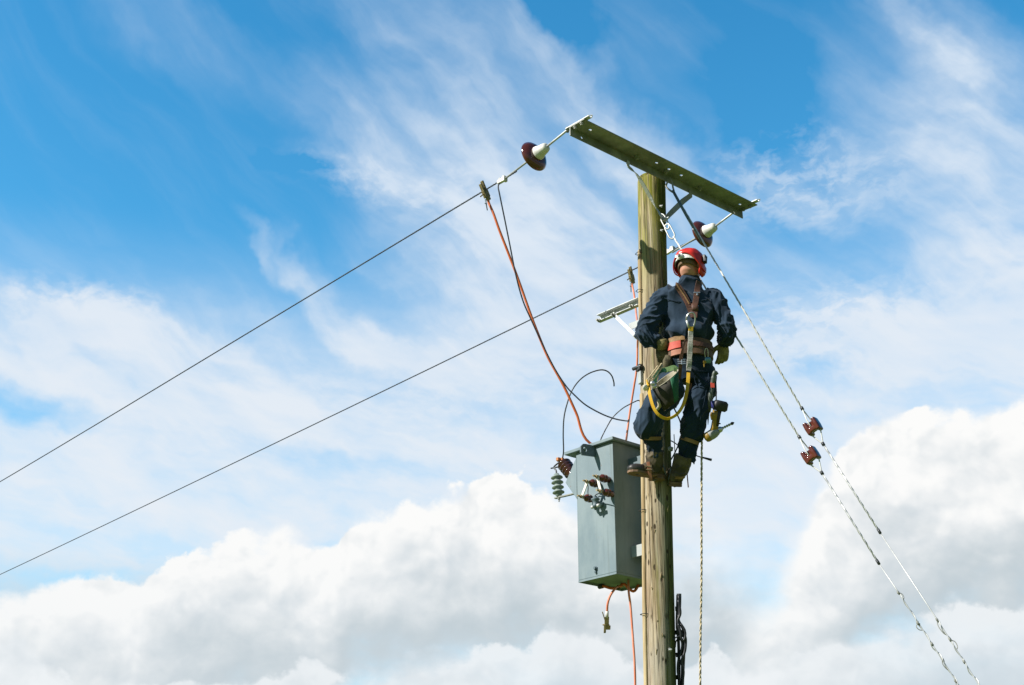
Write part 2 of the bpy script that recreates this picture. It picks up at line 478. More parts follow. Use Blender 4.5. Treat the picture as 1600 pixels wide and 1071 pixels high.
# ------------------------------------------------------------------ materials
def mat(name, c1, c2=None, rough=0.6, metal=0.0, scale=12.0, detail=5.0, stretch=(1, 1, 1), bump=0.0, bscale=None, lo=0.35, hi=0.65, spec=0.5, coat=0.0, sheen=0.0, rvar=0.0):
    m = bpy.data.materials.new(name); m.use_nodes = True
    t = m.node_tree; NX.tree = t; b = t.nodes['Principled BSDF']
    tc = t.nodes.new('ShaderNodeTexCoord')
    v = mapping(NX(tc.outputs['Object']), (0, 0, 0), (0, 0, 0), stretch, 'POINT')
    def n3(sc, d):
        n = t.nodes.new('ShaderNodeTexNoise'); NX.plug(n, 'Vector', v); n.inputs['Scale'].default_value = sc; n.inputs['Detail'].default_value = d
        n.inputs['Roughness'].default_value = 0.6
        return NX(n.outputs[0])
    c1 = tuple(c1[:3]) + (1,); c2 = tuple((c2 or c1)[:3]) + (1,)
    nz = n3(scale, detail)
    NX.plug(b, 'Base Color', mixc(mapr(nz, lo, hi), c1, c2))
    if rvar: NX.plug(b, 'Roughness', mapr(n3(scale * 2.3, 4), 0.3, 0.7, rough - rvar, rough + rvar))
    else: b.inputs['Roughness'].default_value = rough
    b.inputs['Metallic'].default_value = metal
    b.inputs['Specular IOR Level'].default_value = spec
    b.inputs['Coat Weight'].default_value = coat
    b.inputs['Coat Roughness'].default_value = 0.08
    b.inputs['Sheen Weight'].default_value = sheen
    if bump:
        bn = t.nodes.new('ShaderNodeBump'); bn.inputs['Strength'].default_value = bump; bn.inputs['Distance'].default_value = 0.01
        NX.plug(bn, 'Height', n3(bscale or scale * 3, 5)); t.links.new(bn.outputs[0], b.inputs['Normal'])
    return m

def wood_material():
    m = bpy.data.materials.new('weathered_pole_wood'); m.use_nodes = True
    t = m.node_tree; NX.tree = t; b = t.nodes['Principled BSDF']
    tc = t.nodes.new('ShaderNodeTexCoord'); ob = NX(tc.outputs['Object'])
    def n3(stretch, sc, d, ro=0.6, off=(0, 0, 0)):
        n = t.nodes.new('ShaderNodeTexNoise'); NX.plug(n, 'Vector', mapping(ob, off, (0, 0, 0), stretch, 'POINT'))
        n.inputs['Scale'].default_value = sc; n.inputs['Detail'].default_value = d; n.inputs['Roughness'].default_value = ro
        return NX(n.outputs[0])
    sep = t.nodes.new('ShaderNodeSeparateXYZ'); t.links.new(tc.outputs['Object'], sep.inputs[0])
    x, y, z = (NX(o) for o in sep.outputs)
    ax = 0.0 - (2.97 * 0.0) + 0.0
    # axis of the leaning pole in object space: x = lean * z
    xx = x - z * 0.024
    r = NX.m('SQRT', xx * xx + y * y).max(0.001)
    side = (xx * 0.97 + y * (-0.05)) / r                     # +1 on the side turned from the sun
    grain = n3((70, 70, 1.6), 1.0, 6, 0.65)
    grain2 = n3((26, 26, 0.7), 1.0, 4, 0.6, (3, 1, 7))
    patch = n3((6, 6, 1.1), 1.0, 5, 0.6, (9, 2, 1))
    c = mixc(mapr(grain, 0.34, 0.66), rgb(0.25, 0.185, 0.11), rgb(0.58, 0.49, 0.335))
    c = mixc(mapr(grain2, 0.45, 0.7, 0.0, 0.55), c, rgb(0.44, 0.40, 0.32))             # silvered
    c = mixc(mapr(patch, 0.48, 0.66, 0.0, 0.7), c, rgb(0.27, 0.185, 0.125))
    c = mixc(mapr(n3((3.5, 3.5, 0.9), 1.0, 5, 0.6, (4, 8, 3)), 0.5, 0.66, 0.0, 0.6), c, rgb(0.40, 0.37, 0.31))             # warm brown
    alg_shade = mapr(side + (patch - 0.5) * 1.3 + (grain2 - 0.5) * 1.2 + (grain - 0.5) * 0.8, 0.12, 0.72)  # algae, and the pole's shaded side darkened in the colour with it
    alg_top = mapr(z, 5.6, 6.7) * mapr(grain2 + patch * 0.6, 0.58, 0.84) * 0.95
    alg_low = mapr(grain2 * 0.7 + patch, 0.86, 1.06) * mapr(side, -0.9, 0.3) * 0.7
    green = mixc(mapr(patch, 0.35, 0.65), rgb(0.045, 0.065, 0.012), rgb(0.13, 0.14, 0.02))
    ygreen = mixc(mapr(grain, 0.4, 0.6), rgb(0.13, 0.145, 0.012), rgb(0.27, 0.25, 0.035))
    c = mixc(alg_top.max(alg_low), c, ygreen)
    c = mixc(alg_shade * 0.92, c, green)
    crack = mapr(n3((34, 34, 0.5), 1.0, 3, 0.5, (5, 5, 2)), 0.480, 0.5) * mapr(n3((34, 34, 0.5), 1.0, 3, 0.5, (5, 5, 2)), 0.520, 0.5)
    vo = t.nodes.new('ShaderNodeTexVoronoi'); NX.plug(vo, 'Vector', mapping(ob, (0, 0, 0), (0, 0, 0), (16, 16, 7), 'POINT')); vo.inputs['Scale'].default_value = 1.3
    gate = n3((8, 8, 4), 1.0, 3)
    nick = mapr(NX(vo.outputs['Distance']) + (gate - 0.5) * 0.4 + (grain - 0.5) * 0.35, 0.24, 0.12) * mapr(z, 6.4, 4.2) * mapr(gate, 0.42, 0.52)
    stain = mapr(n3((22, 22, 1.3), 1.0, 5, 0.62, (11, 4, 6)), 0.56, 0.72)
    dark = (crack * 0.8).max(nick * 0.9).max(stain * 0.45)
    c = mixc(dark, c, rgb(0.035, 0.022, 0.012))
    NX.plug(b, 'Base Color', c)
    b.inputs['Roughness'].default_value = 0.9; b.inputs['Specular IOR Level'].default_value = 0.2
    bn = t.nodes.new('ShaderNodeBump'); bn.inputs['Strength'].default_value = 0.8; bn.inputs['Distance'].default_value = 0.012
    NX.plug(bn, 'Height', grain * 0.7 + grain2 * 0.5 - dark * 0.8); t.links.new(bn.outputs[0], b.inputs['Normal'])
    return m

M = {}
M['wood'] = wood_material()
M['batten'] = mat('batten_wood', (0.30, 0.21, 0.11), (0.52, 0.42, 0.25), 0.85, scale=1.0, stretch=(60, 60, 2.5), bump=0.5, bscale=1.4, spec=0.2)
M['galv'] = mat('galvanised_steel', (0.46, 0.48, 0.48), (0.62, 0.63, 0.62), 0.5, 0.55, scale=14, bump=0.06, bscale=90, rvar=0.1)
M['galv_old'] = mat('dulled_galvanised_steel', (0.20, 0.21, 0.19), (0.34, 0.345, 0.31), 0.65, 0.35, scale=7, bump=0.08, bscale=70, rvar=0.1)
M['bracket'] = mat('new_galvanised_steel', (0.46, 0.48, 0.48), (0.60, 0.61, 0.60), 0.5, 0.35, scale=14, bump=0.05)
M['strand'] = mat('stay_strand_steel', (0.56, 0.57, 0.56), (0.72, 0.72, 0.70), 0.6, 0.0, scale=30)
M['conductor'] = mat('aged_conductor', (0.022, 0.030, 0.042), (0.05, 0.06, 0.075), 0.55, 0.2, scale=40)
M['porcelain'] = mat('brown_glazed_porcelain', (0.085, 0.02, 0.012), (0.12, 0.028, 0.016), 0.14, scale=6, coat=0.6)
M['dark_porcelain'] = mat('dark_brown_glazed_porcelain', (0.045, 0.014, 0.010), (0.07, 0.02, 0.014), 0.12, scale=6, coat=0.6)
M['cap'] = mat('weathered_cap_metal', (0.64, 0.63, 0.60), (0.76, 0.75, 0.71), 0.65, 0.0, scale=25, bump=0.15, bscale=120)
M['orange'] = mat('orange_cable_sheath', (0.62, 0.13, 0.035), (0.72, 0.18, 0.06), 0.45, scale=9)
M['pink'] = mat('faded_orange_cable_sheath', (0.70, 0.22, 0.12), (0.78, 0.30, 0.19), 0.5, scale=9)
M['brass'] = mat('dull_brass', (0.20, 0.16, 0.08), (0.38, 0.30, 0.16), 0.5, 0.6, scale=40, bump=0.2)
M['copper'] = mat('copper_fitting', (0.42, 0.16, 0.06), (0.55, 0.24, 0.10), 0.45, 0.6, scale=30)
M['tank'] = mat('grey_tank_paint', (0.150, 0.208, 0.240), (0.190, 0.250, 0.280), 0.55, scale=3.5, detail=6, stretch=(1.6, 1.6, 0.5), bump=0.05, bscale=60, rvar=0.08)
def weather(m, dirt, rust, pale):
    t = m.node_tree; NX.tree = t; b = t.nodes['Principled BSDF']; tc = t.nodes.new('ShaderNodeTexCoord')
    src = b.inputs['Base Color'].links[0].from_socket
    def n3(st, sc, d, off=(0, 0, 0)):
        n = t.nodes.new('ShaderNodeTexNoise'); NX.plug(n, 'Vector', mapping(NX(tc.outputs['Object']), off, (0, 0, 0), st, 'POINT'))
        n.inputs['Scale'].default_value = sc; n.inputs['Detail'].default_value = d; n.inputs['Roughness'].default_value = 0.65
        return NX(n.outputs[0])
    drip = mapr(n3((30, 30, 1.2), 1.0, 6), 0.50, 0.74) * mapr(n3((3, 3, 2), 1.0, 3, (5, 5, 5)), 0.38, 0.62)
    fade = mapr(n3((4, 4, 2.2), 1.0, 6, (2, 9, 4)), 0.42, 0.66)
    spots = mapr(n3((60, 60, 34), 1.0, 4, (7, 1, 3)), 0.66, 0.72) * mapr(n3((5, 5, 5), 1.0, 2, (1, 2, 8)), 0.48, 0.6)
    c = mixc(fade * 0.4, NX(src), rgb(*pale))
    c = mixc(drip * 0.5, c, rgb(*dirt)); c = mixc(spots * 0.8, c, rgb(*rust))
    NX.plug(b, 'Base Color', c)
weather(M['tank'], (0.10, 0.12, 0.115), (0.16, 0.07, 0.03), (0.26, 0.32, 0.335))
weather(M['galv_old'], (0.11, 0.115, 0.08), (0.17, 0.085, 0.04), (0.36, 0.37, 0.34))
M['tank_dark'] = mat('blue_grey_paint', (0.10, 0.145, 0.17), (0.13, 0.175, 0.20), 0.55, scale=6)
M['plate'] = mat('pale_plate', (0.36, 0.39, 0.40), (0.44, 0.47, 0.47), 0.5, scale=8)
M['polymer'] = mat('grey_green_polymer', (0.22, 0.27, 0.25), (0.28, 0.33, 0.30), 0.45, scale=10)
M['whitem'] = mat('white_link_bar', (0.74, 0.72, 0.66), (0.82, 0.80, 0.76), 0.55, scale=12)
M['blackcable'] = mat('black_cable_sheath', (0.012, 0.014, 0.018), (0.025, 0.028, 0.034), 0.45, scale=20)
M['wire'] = mat('dark_bare_wire', (0.05, 0.055, 0.06), (0.10, 0.105, 0.11), 0.45, 0.5, scale=30)
M['suit'] = mat('navy_cotton', (0.006, 0.020, 0.040), (0.016, 0.037, 0.068), 0.82, scale=7, bump=0.12, bscale=60, spec=0.25, sheen=0.12)
M['skin'] = mat('skin', (0.50, 0.245, 0.165), (0.58, 0.30, 0.21), 0.5, scale=20, spec=0.35)
M['hair'] = mat('cropped_hair', (0.12, 0.075, 0.045), (0.24, 0.155, 0.095), 0.7, scale=140, bump=0.5, bscale=220)
M['helmet'] = mat('red_helmet_shell', (0.50, 0.020, 0.014), (0.66, 0.035, 0.022), 0.34, scale=16, detail=8, lo=0.3, hi=0.6, coat=0.15, rvar=0.1)
M['white'] = mat('white_plastic', (0.78, 0.78, 0.75), (0.82, 0.82, 0.80), 0.45, scale=8)
M['black'] = mat('black_plastic', (0.012, 0.013, 0.015), (0.025, 0.026, 0.03), 0.5, scale=20)
M['leather'] = mat('brown_leather', (0.075, 0.032, 0.020), (0.13, 0.058, 0.035), 0.55, scale=18, bump=0.25, bscale=90)
M['tan'] = mat('tan_leather', (0.22, 0.12, 0.045), (0.34, 0.20, 0.085), 0.7, scale=16, bump=0.25)
M['brown_belt'] = mat('worn_brown_belt_leather', (0.075, 0.042, 0.022), (0.15, 0.082, 0.042), 0.65, scale=14, bump=0.25)
M['redpad'] = mat('red_belt_pad', (0.46, 0.04, 0.022), (0.60, 0.08, 0.045), 0.6, scale=22, detail=8)
M['salmon'] = mat('salmon_leather_pad', (0.36, 0.14, 0.08), (0.48, 0.21, 0.13), 0.65, scale=20)
M['glove'] = mat('olive_work_glove', (0.16, 0.135, 0.05), (0.30, 0.25, 0.11), 0.85, scale=22, bump=0.3, bscale=90)
M['glove_dark'] = mat('dark_work_glove', (0.05, 0.042, 0.025), (0.13, 0.11, 0.06), 0.85, scale=22, bump=0.3, bscale=90)  # darker copy of the olive glove, for left hand and pouch
M['boot'] = mat('worn_brown_boot_leather', (0.045, 0.036, 0.022), (0.135, 0.105, 0.06), 0.7, scale=14, bump=0.35, bscale=60)
M['toe'] = mat('dark_boot_toe', (0.030, 0.027, 0.025), (0.06, 0.052, 0.045), 0.45, scale=12, bump=0.15)
M['sole'] = mat('boot_sole', (0.16, 0.09, 0.055), (0.24, 0.15, 0.09), 0.8, scale=20, bump=0.3)
M['greycloth'] = mat('grey_webbing', (0.34, 0.33, 0.30), (0.50, 0.49, 0.44), 0.85, scale=22, bump=0.3, bscale=160)
M['yellow'] = mat('yellow_webbing', (0.66, 0.36, 0.012), (0.74, 0.45, 0.03), 0.7, scale=16, bump=0.2, bscale=120)
M['green'] = mat('green_canvas', (0.006, 0.085, 0.035), (0.012, 0.12, 0.055), 0.7, scale=12, bump=0.2, bscale=90)
M['paleg'] = mat('pale_green_canvas', (0.14, 0.25, 0.09), (0.22, 0.34, 0.14), 0.75, scale=14, bump=0.2)
M['canvas'] = mat('pale_canvas_lining', (0.42, 0.38, 0.28), (0.52, 0.48, 0.38), 0.85, scale=14, bump=0.3)
M['blackcanvas'] = mat('black_canvas', (0.018, 0.017, 0.013), (0.045, 0.04, 0.025), 0.8, scale=12, bump=0.3)
M['rope'] = mat('tan_rope', (0.52, 0.42, 0.26), (0.66, 0.56, 0.38), 0.85, scale=60, bump=0.3)
M['ropedark'] = mat('dark_rope_strand', (0.05, 0.045, 0.035), (0.10, 0.09, 0.07), 0.85, scale=60, bump=0.3)
M['steel'] = mat('bright_steel', (0.55, 0.55, 0.54), (0.68, 0.68, 0.66), 0.32, 0.85, scale=20)
M['tool'] = mat('grey_green_tool', (0.10, 0.12, 0.11), (0.16, 0.18, 0.165), 0.5, 0.3, scale=20)
M['drillyellow'] = mat('yellow_tool_plastic', (0.24, 0.145, 0.02), (0.34, 0.21, 0.03), 0.45, scale=14)
M['drillgrey'] = mat('grey_tool_plastic', (0.22, 0.23, 0.22), (0.30, 0.31, 0.30), 0.45, scale=14)
M['blue'] = mat('blue_plastic', (0.02, 0.025, 0.16), (0.03, 0.035, 0.22), 0.5, scale=12)
M['lock'] = mat('blue_padlock_metal', (0.10, 0.22, 0.26), (0.16, 0.30, 0.34), 0.35, 0.4, scale=20)
M['grass'] = mat('meadow_grass', (0.075, 0.125, 0.02), (0.16, 0.21, 0.045), 0.95, scale=0.08, detail=10, bump=0.4, bscale=3.0, spec=0.1)

# ------------------------------------------------------------------ ground
g = MB()
ring0 = [Vector((math.cos(2 * math.pi * k / 64) * 30, math.sin(2 * math.pi * k / 64) * 30 + 10, 0)) for k in range(64)]
ring1 = [Vector((math.cos(2 * math.pi * k / 64) * 6000, math.sin(2 * math.pi * k / 64) * 6000 + 10, 0)) for k in range(64)]
g.add(ring0, [list(range(64))], False)
g.add(ring0 + ring1, [[k, (k + 1) % 64, 64 + (k + 1) % 64, 64 + k] for k in range(64)], False)
tag(g.build('grass_field', M['grass']), 'green grass field around the foot of the pole', 'field', kind='structure')

# ------------------------------------------------------------------ utility pole
def build_pole():
    base = PA(0.0)
    mb = MB(); rings = []; seg = 72
    zs = [-0.3 + i * 0.03 for i in range(int((6.955 + 0.3) / 0.03) + 1)] + [6.962, 6.968]
    for z in zs:
        c = PA(z); ring = []
        for j in range(seg):
            a = 2 * math.pi * j / seg
            d = Vector((math.cos(a), math.sin(a), 0))
            q = mnoise.noise(Vector((d.x * 1.1, d.y * 1.1, z * 0.55))) * 0.0035 + mnoise.noise(Vector((d.x * 4.2, d.y * 4.2, z * 0.8 + 9))) * 0.0022
            crack = -0.006 * max(0.0, 1 - abs((a - 4.35 + 0.10 * mnoise.noise(Vector((0, 3, z * 0.7)))) / 0.05)) * (1 if 2.0 < z < 6.5 else 0)
            r = PR(z) + q + crack
            if z > 6.957: r -= (z - 6.955) * 0.8
            ring.append(c + d * r)
        rings.append(ring)
    mb.rings(rings)
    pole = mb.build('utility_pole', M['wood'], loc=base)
    tag(pole, 'weathered round timber pole with green algae, carrying the lineman and the steel crossarm', 'utility pole')
    # timber cover strip over the earth wire, in two lengths
    ad = Vector((-0.93, -0.37, 0)).normalized(); sd = Vector((ad.y, -ad.x, 0))
    for (z0, z1) in ((0.2, 5.10), (5.32, 6.30)):
        secs = []; n = 40
        for i in range(n + 1):
            z = z0 + (z1 - z0) * i / n
            wob = 0.004 * mnoise.noise(Vector((1, 2, z * 1.3)))
            secs.append((PA(z) + ad * (PR(z) + 0.004 + wob * 0.4) + sd * wob, 0.020, 0.013, sd))
        MB().loft(secs, 10, power=3.0).build('cover_strip', M['batten'], pole)
    # staples and a wire stub over the strip
    for z in (6.27, 5.95, 4.2, 3.45):
        p = [PA(z) + ad * (PR(z) + a) + sd * b for a, b in ((-0.01, -0.03), (0.028, -0.024), (0.032, 0.0), (0.028, 0.024), (-0.01, 0.03))]
        MB().tube(spline(p, 4), 0.0028, 6).build('staple', M['wire'], pole)
    # bolts
    def bolt(p, d, r=0.013, L=0.02):
        m = MB(); m.lathe(p, d, [(r * 1.7, 0), (r * 1.7, 0.004), (r, 0.0045), (r, L), (r * 0.5, L + 0.001), (r * 0.5, L + 0.014)], 6, False)
        m.build('bolt', M['galv'], pole, bevel=0.001)
    q = P(1047.5, 702, 9.76); bolt(q, (q - PA(q.z)).xy.to_3d().normalized())
    for (px, py) in ((1043, 322), (1030, 360), (1044, 1015)):
        z = PP(px, py, PA(5) - Vector((0, 0.1, 0)), Vector((0, 1, 0))).z
        d = Vector((0.55, -0.83, 0)).normalized(); bolt(PA(z) + d * PR(z), d, 0.008, 0.008)
    # splinters lifted by climbing spurs
    random.seed(3)
    for k in range(46):
        z = random.uniform(2.85, 4.75); a = random.uniform(-2.35, -0.75)
        d = Vector((math.cos(a), math.sin(a), 0)); t = Vector((-d.y, d.x, 0))
        p = PA(z) + d * (PR(z) - 0.002); L = random.uniform(0.01, 0.05); w = random.uniform(0.002, 0.005)
        if k % 3 == 0:
            MB().loft([(p - UP * L, w, 0.002, t), (p - UP * L * 0.3 + d * 0.004, w, 0.003, t), (p + UP * L * 0.2 + d * random.uniform(0.006, 0.014) + t * random.uniform(-.006, .006), w * 0.3, 0.001, t)], 6).build('splinter', M['batten'], pole)
    return pole
POLE = build_pole()

# ------------------------------------------------------------------ crossarm: steel angle, end straps, flat braces
ARM_Z = 6.898
QA = PA(ARM_Z) + NN * 0.120
def armxy(px, py, z):            # pixel on a horizontal plane -> along-arm and across-arm coordinates
    p = PP(px, py, Vector((0, 0, z)), UP) - QA
    return p.dot(E2), p.dot(NN)
a0 = (PP(890, 212, QA, NN) - QA).dot(E2); a1 = (PP(1160, 343, QA, NN) - QA).dot(E2)
FL_W, FL_H, TH_ = 0.158, 0.068, 0.008
ztop = ARM_Z + FL_H
def build_arm():
    root = thing('crossarm', 'long steel angle crossarm bolted across the head of the pole', 'crossarm', QA)
    holes = []
    for px, py in ((922, 203.6), (1025.7, 255.2), (1045, 265), (1064.3, 274.6), (1156, 320)):
        x, y = armxy(px, py, ztop); holes.append((x, min(max(y, 0.03), FL_W - 0.02), 0.0125))
    mb = MB()
    mb.plate([(a0, 0), (a1, 0), (a1 + 0.012, FL_W), (a0, FL_W)], holes, E2, NN, QA + UP * FL_H, UP * TH_)
    vh = []
    for px, py in ((908, 215.8), (1146.4, 333)):
        p = PP(px, py, QA, NN) - QA; vh.append((p.dot(E2), min(max(p.z, 0.018), FL_H - 0.02), 0.010))
    mb.plate([(a0, 0), (a1, 0), (a1, FL_H - 0.001), (a0, FL_H - 0.001)], vh, E2, UP, QA, NN * TH_)
    mb.build('angle_bar', M['galv_old'], root, bevel=0.0012)
    for x in (a0 + 0.02, a1 - 0.035):
        o = QA + E2 * x + UP * (FL_H + TH_ + 0.0015)
        st = MB(); st.plate([(-0.02, -0.045), (0.0, -0.062), (0.02, -0.045), (0.02, FL_W + 0.045), (0.0, FL_W + 0.07), (-0.02, FL_W + 0.045)],
                            [(0, -0.042, 0.009), (0, FL_W + 0.046, 0.010)], E2, NN, o, UP * 0.008)
        st.build('end_strap', M['galv'], root, bevel=0.001)
        for y in (0.045, 0.115):
            b = MB(); b.lathe(o + NN * y - UP * (TH_ + 0.012), UP, [(0.013, -0.012), (0.013, 0.0), (0.019, 0.0), (0.019, 0.0105)], 6, False)
            b.build('bolt', M['galv_old'], root)
    for px, py in ((985, 249), (1034, 270), (1084, 297)):
        x, y = armxy(px, py, ztop)
        MB().lathe(QA + E2 * x + NN * 0.05 + UP * (FL_H - 0.022), UP, [(0.010, -0.012), (0.010, 0), (0.019, 0), (0.019, 0.021)], 6, False).build('bolt', M['galv_old'], root)
    # flat braces down to the pole bolt
    zb = PP(1040, 345, QA, NN).z
    pb = PA(zb) + NN * (PR(zb) + 0.012)
    l = PP(982, 257, QA + NN * 0.012, NN); r = PP(1079, 303, QA + NN * 0.014, NN)
    nl = (NN * 0.9 + MM * 0.3).normalized()
    MB().ribbon(spline([l + UP * 0.03, l - UP * 0.02, PP(995, 273, QA + NN * 0.02, NN), PP(1013, 303, QA + NN * 0.022, NN), PP(1026, 327, QA + NN * 0.02, NN), pb], 5), 0.034, 0.005,
                [Vector(NN).lerp(E2, min(1.0, max(0, (i - 3) / 9)) * 0.9) if i < 16 else Vector(NN).lerp(E2, 0.9 * max(0, 1 - (i - 16) / 8)) for i in range(26)]).build('brace', M['galv'], root)
    MB().ribbon([r + UP * 0.03, r - UP * 0.015, r.lerp(pb, 0.3), r.lerp(pb, 0.7), pb + NN * 0.006], [0.036, 0.042, 0.046, 0.044, 0.034], 0.005, NN).build('brace', M['galv_old'], root)
    MB().lathe(pb + NN * 0.008, NN, [(0.024, 0), (0.024, 0.008), (0.016, 0.0085), (0.016, 0.024), (0.009, 0.025), (0.009, 0.05)], 6, False).build('bolt', M['galv'], root)
    return root, pb
ARM, PBOLT = build_arm()

# ------------------------------------------------------------------ disc insulators and line conductors
ends = [QA + E2 * (a0 + 0.02) + NN * -0.042 + UP * (FL_H + TH_), QA + E2 * (a1 - 0.035) + NN * -0.042 + UP * (FL_H + TH_)]
disc_c = [PP(838, 242, ends[0], E2), PP(1101, 364, ends[1], E2)]
clamp_c = [PP(783, 283, ends[0], E2), PP(1046, 393, ends[1], E2)]
line_p = [[PP(*q, ends[0], E2) for q in ((770, 290), (400, 513), (0, 753))], [PP(*q, ends[1], E2) for q in ((1040, 397), (500, 659), (0, 898))]]
ILAB = ['brown disc insulator with white cap at the near crossarm end, above the jumper',
        'brown disc insulator with white cap behind the stay wire, above the helmet']
def make_insulator(i):
    c = disc_c[i]
    root = thing('disc_insulator', ILAB[i], 'insulator', c, 'strain insulators at the crossarm ends')
    ax = (clamp_c[i] - ends[i]).normalized()
    # along ax: cap first (arm side), then the disc, then the pin
    MB().lathe(c, ax, [(0.02, -0.125), (0.034, -0.118), (0.040, -0.10), (0.046, -0.060), (0.056, -0.035), (0.058, -0.02), (0.05, -0.012)], 28).build('cap', M['cap'], root)
    MB().lathe(c, ax, [(0.05, -0.014), (0.075, -0.012), (0.105, 0.0), (0.122, 0.016), (0.127, 0.026), (0.126, 0.034), (0.119, 0.033), (0.112, 0.022), (0.098, 0.020), (0.094, 0.034),
                       (0.088, 0.034), (0.083, 0.018), (0.068, 0.016), (0.063, 0.034), (0.056, 0.034), (0.05, 0.02), (0.03, 0.03), (0.018, 0.045)], 40).build('disc', M['porcelain'], root)
    MB().lathe(c, ax, [(0.012, 0.04), (0.016, 0.06), (0.016, 0.075), (0.0085, 0.085), (0.0085, (clamp_c[i] - c).length - 0.03)], 12).build('pin_rod', M['galv'], root)
    a = ends[i]; b = c + ax * -0.118
    MB().tube([a - ax * 0.015, a + UP * 0.0 + ax * 0.02, a.lerp(b, 0.18), a.lerp(b, 0.6), b], 0.009, 10).build('tie_rod', M['galv'], root)
    sh = [a + UP * 0.018 + ax * x for x in (0.0, 0.014)]
    MB().lathe(a + UP * 0.022, UP, [(0.012, -0.04), (0.012, 0.0)], 10).build('pin', M['galv_old'], root)
    k = MB(); d = (line_p[i][0] - clamp_c[i]).normalized(); w = d.cross(UP).normalized(); u = w.cross(d)
    k.box(clamp_c[i] - d * 0.005, d * 0.042, w * 0.013, u * 0.016)
    k.box(clamp_c[i] - d * 0.045, d * 0.012, w * 0.019, u * 0.022)
    k.lathe(clamp_c[i] - d * 0.02 + u * 0.014, u, [(0.011, 0), (0.011, 0.012), (0.006, 0.012), (0.006, 0.026)], 6, False)
    k.lathe(clamp_c[i] + d * 0.018 + u * 0.014, u, [(0.011, 0), (0.011, 0.012), (0.006, 0.012), (0.006, 0.022)], 6, False)
    k.build('dead_end_clamp', M['cap'], root, bevel=0.003)
for i in (0, 1): make_insulator(i)
CLAB = ['upper dark line wire running from the near crossarm insulator down to the left',
        'lower dark line wire coming from behind the pole and running down to the left']
for i in (0, 1):
    a, b, c = line_p[i]
    mb = MB()
    end = c + (c - b) * 1.2 + UP * 0.08
    pts = spline([clamp_c[i], a, b, c, end], 12)
    twist(mb, pts, 0.0034, 0.0034, 0.085, 3, 5, 8)
    tag(mb.build('line_wire', M['conductor'], loc=clamp_c[i]), CLAB[i], 'power line', 'bare conductors of the line')

# jumper from the near conductor down towards the transformer
d0 = (clamp_c[0] - CAM).dot(Vector((0, CT, ST)))
def poly(pxs, da, db):
    n = len(pxs); return [P(x, y, da + (db - da) * i / (n - 1)) for i, (x, y) in enumerate(pxs)]
J = poly([(781, 286), (778.5, 292), (781, 306), (789, 345), (797, 385), (806, 430), (817, 470), (830, 500), (846, 535), (866, 575), (884, 603), (897, 617), (915, 633), (940, 647), (960, 654.5), (975, 657.5), (983, 658)], d0, 10.25)
tag(MB().tube(spline(J, 6), 0.0058, 8).build('jumper_cable', M['conductor'], loc=J[0]), 'dark jumper cable hanging beside the orange lead, its free end above the transformer', 'cable')

# ------------------------------------------------------------------ portable earthing leads with clamps
def earth_clamp(root, p, along, down, s=1.0):
    along = along.normalized(); side = along.cross(down).normalized(); dn = down.normalized()
    k = MB()
    k.box(p - dn * 0.035 * s - side * 0.012 * s, along * 0.014 * s, side * 0.008 * s, dn * 0.045 * s)
    k.box(p - dn * 0.02 * s + side * 0.017 * s, along * 0.014 * s, side * 0.008 * s, dn * 0.04 * s)
    k.box(p + dn * 0.03 * s, along * 0.016 * s, side * 0.026 * s, dn * 0.03 * s)
    k.box(p + dn * 0.065 * s - side * 0.006 * s, along * 0.013 * s, side * 0.016 * s, dn * 0.02 * s)
    k.tube([p + dn * 0.02 * s + side * 0.01 * s, p + dn * 0.04 * s + side * 0.075 * s], 0.006 * s, 6)
    k.build('clamp', M['brass'], root, bevel=0.003)
    h = MB(); h.tube([p + dn * 0.07 * s + side * 0.03 * s, p + dn * 0.16 * s + side * 0.058 * s], [0.006 * s, 0.004 * s], 6)
    h.tube([p + dn * 0.108 * s + side * 0.034 * s, p + dn * 0.10 * s + side * 0.055 * s], 0.004 * s, 6)
    h.build('screw_handle', M['tank_dark'], root)
    return p + dn * 0.08 * s

c1 = PP(757, 298, ends[0], E2)
dc1 = (c1 - CAM).dot(Vector((0, CT, ST)))
r1 = thing('earthing_lead', 'bright orange earthing lead clamped to the upper line wire, ending behind the transformer', 'earthing lead', c1, 'orange earthing leads')
dwn = (P(768, 325, dc1) - P(757, 298, dc1))
e = earth_clamp(r1, c1, line_p[0][1] - line_p[0][0], dwn)
L1 = [e] + poly([(764, 318), (771, 334), (781, 362), (797, 403), (812, 443), (825, 480), (838, 515), (856, 558), (880, 602), (900, 645), (922, 693)], dc1, 10.42)
TNK = None

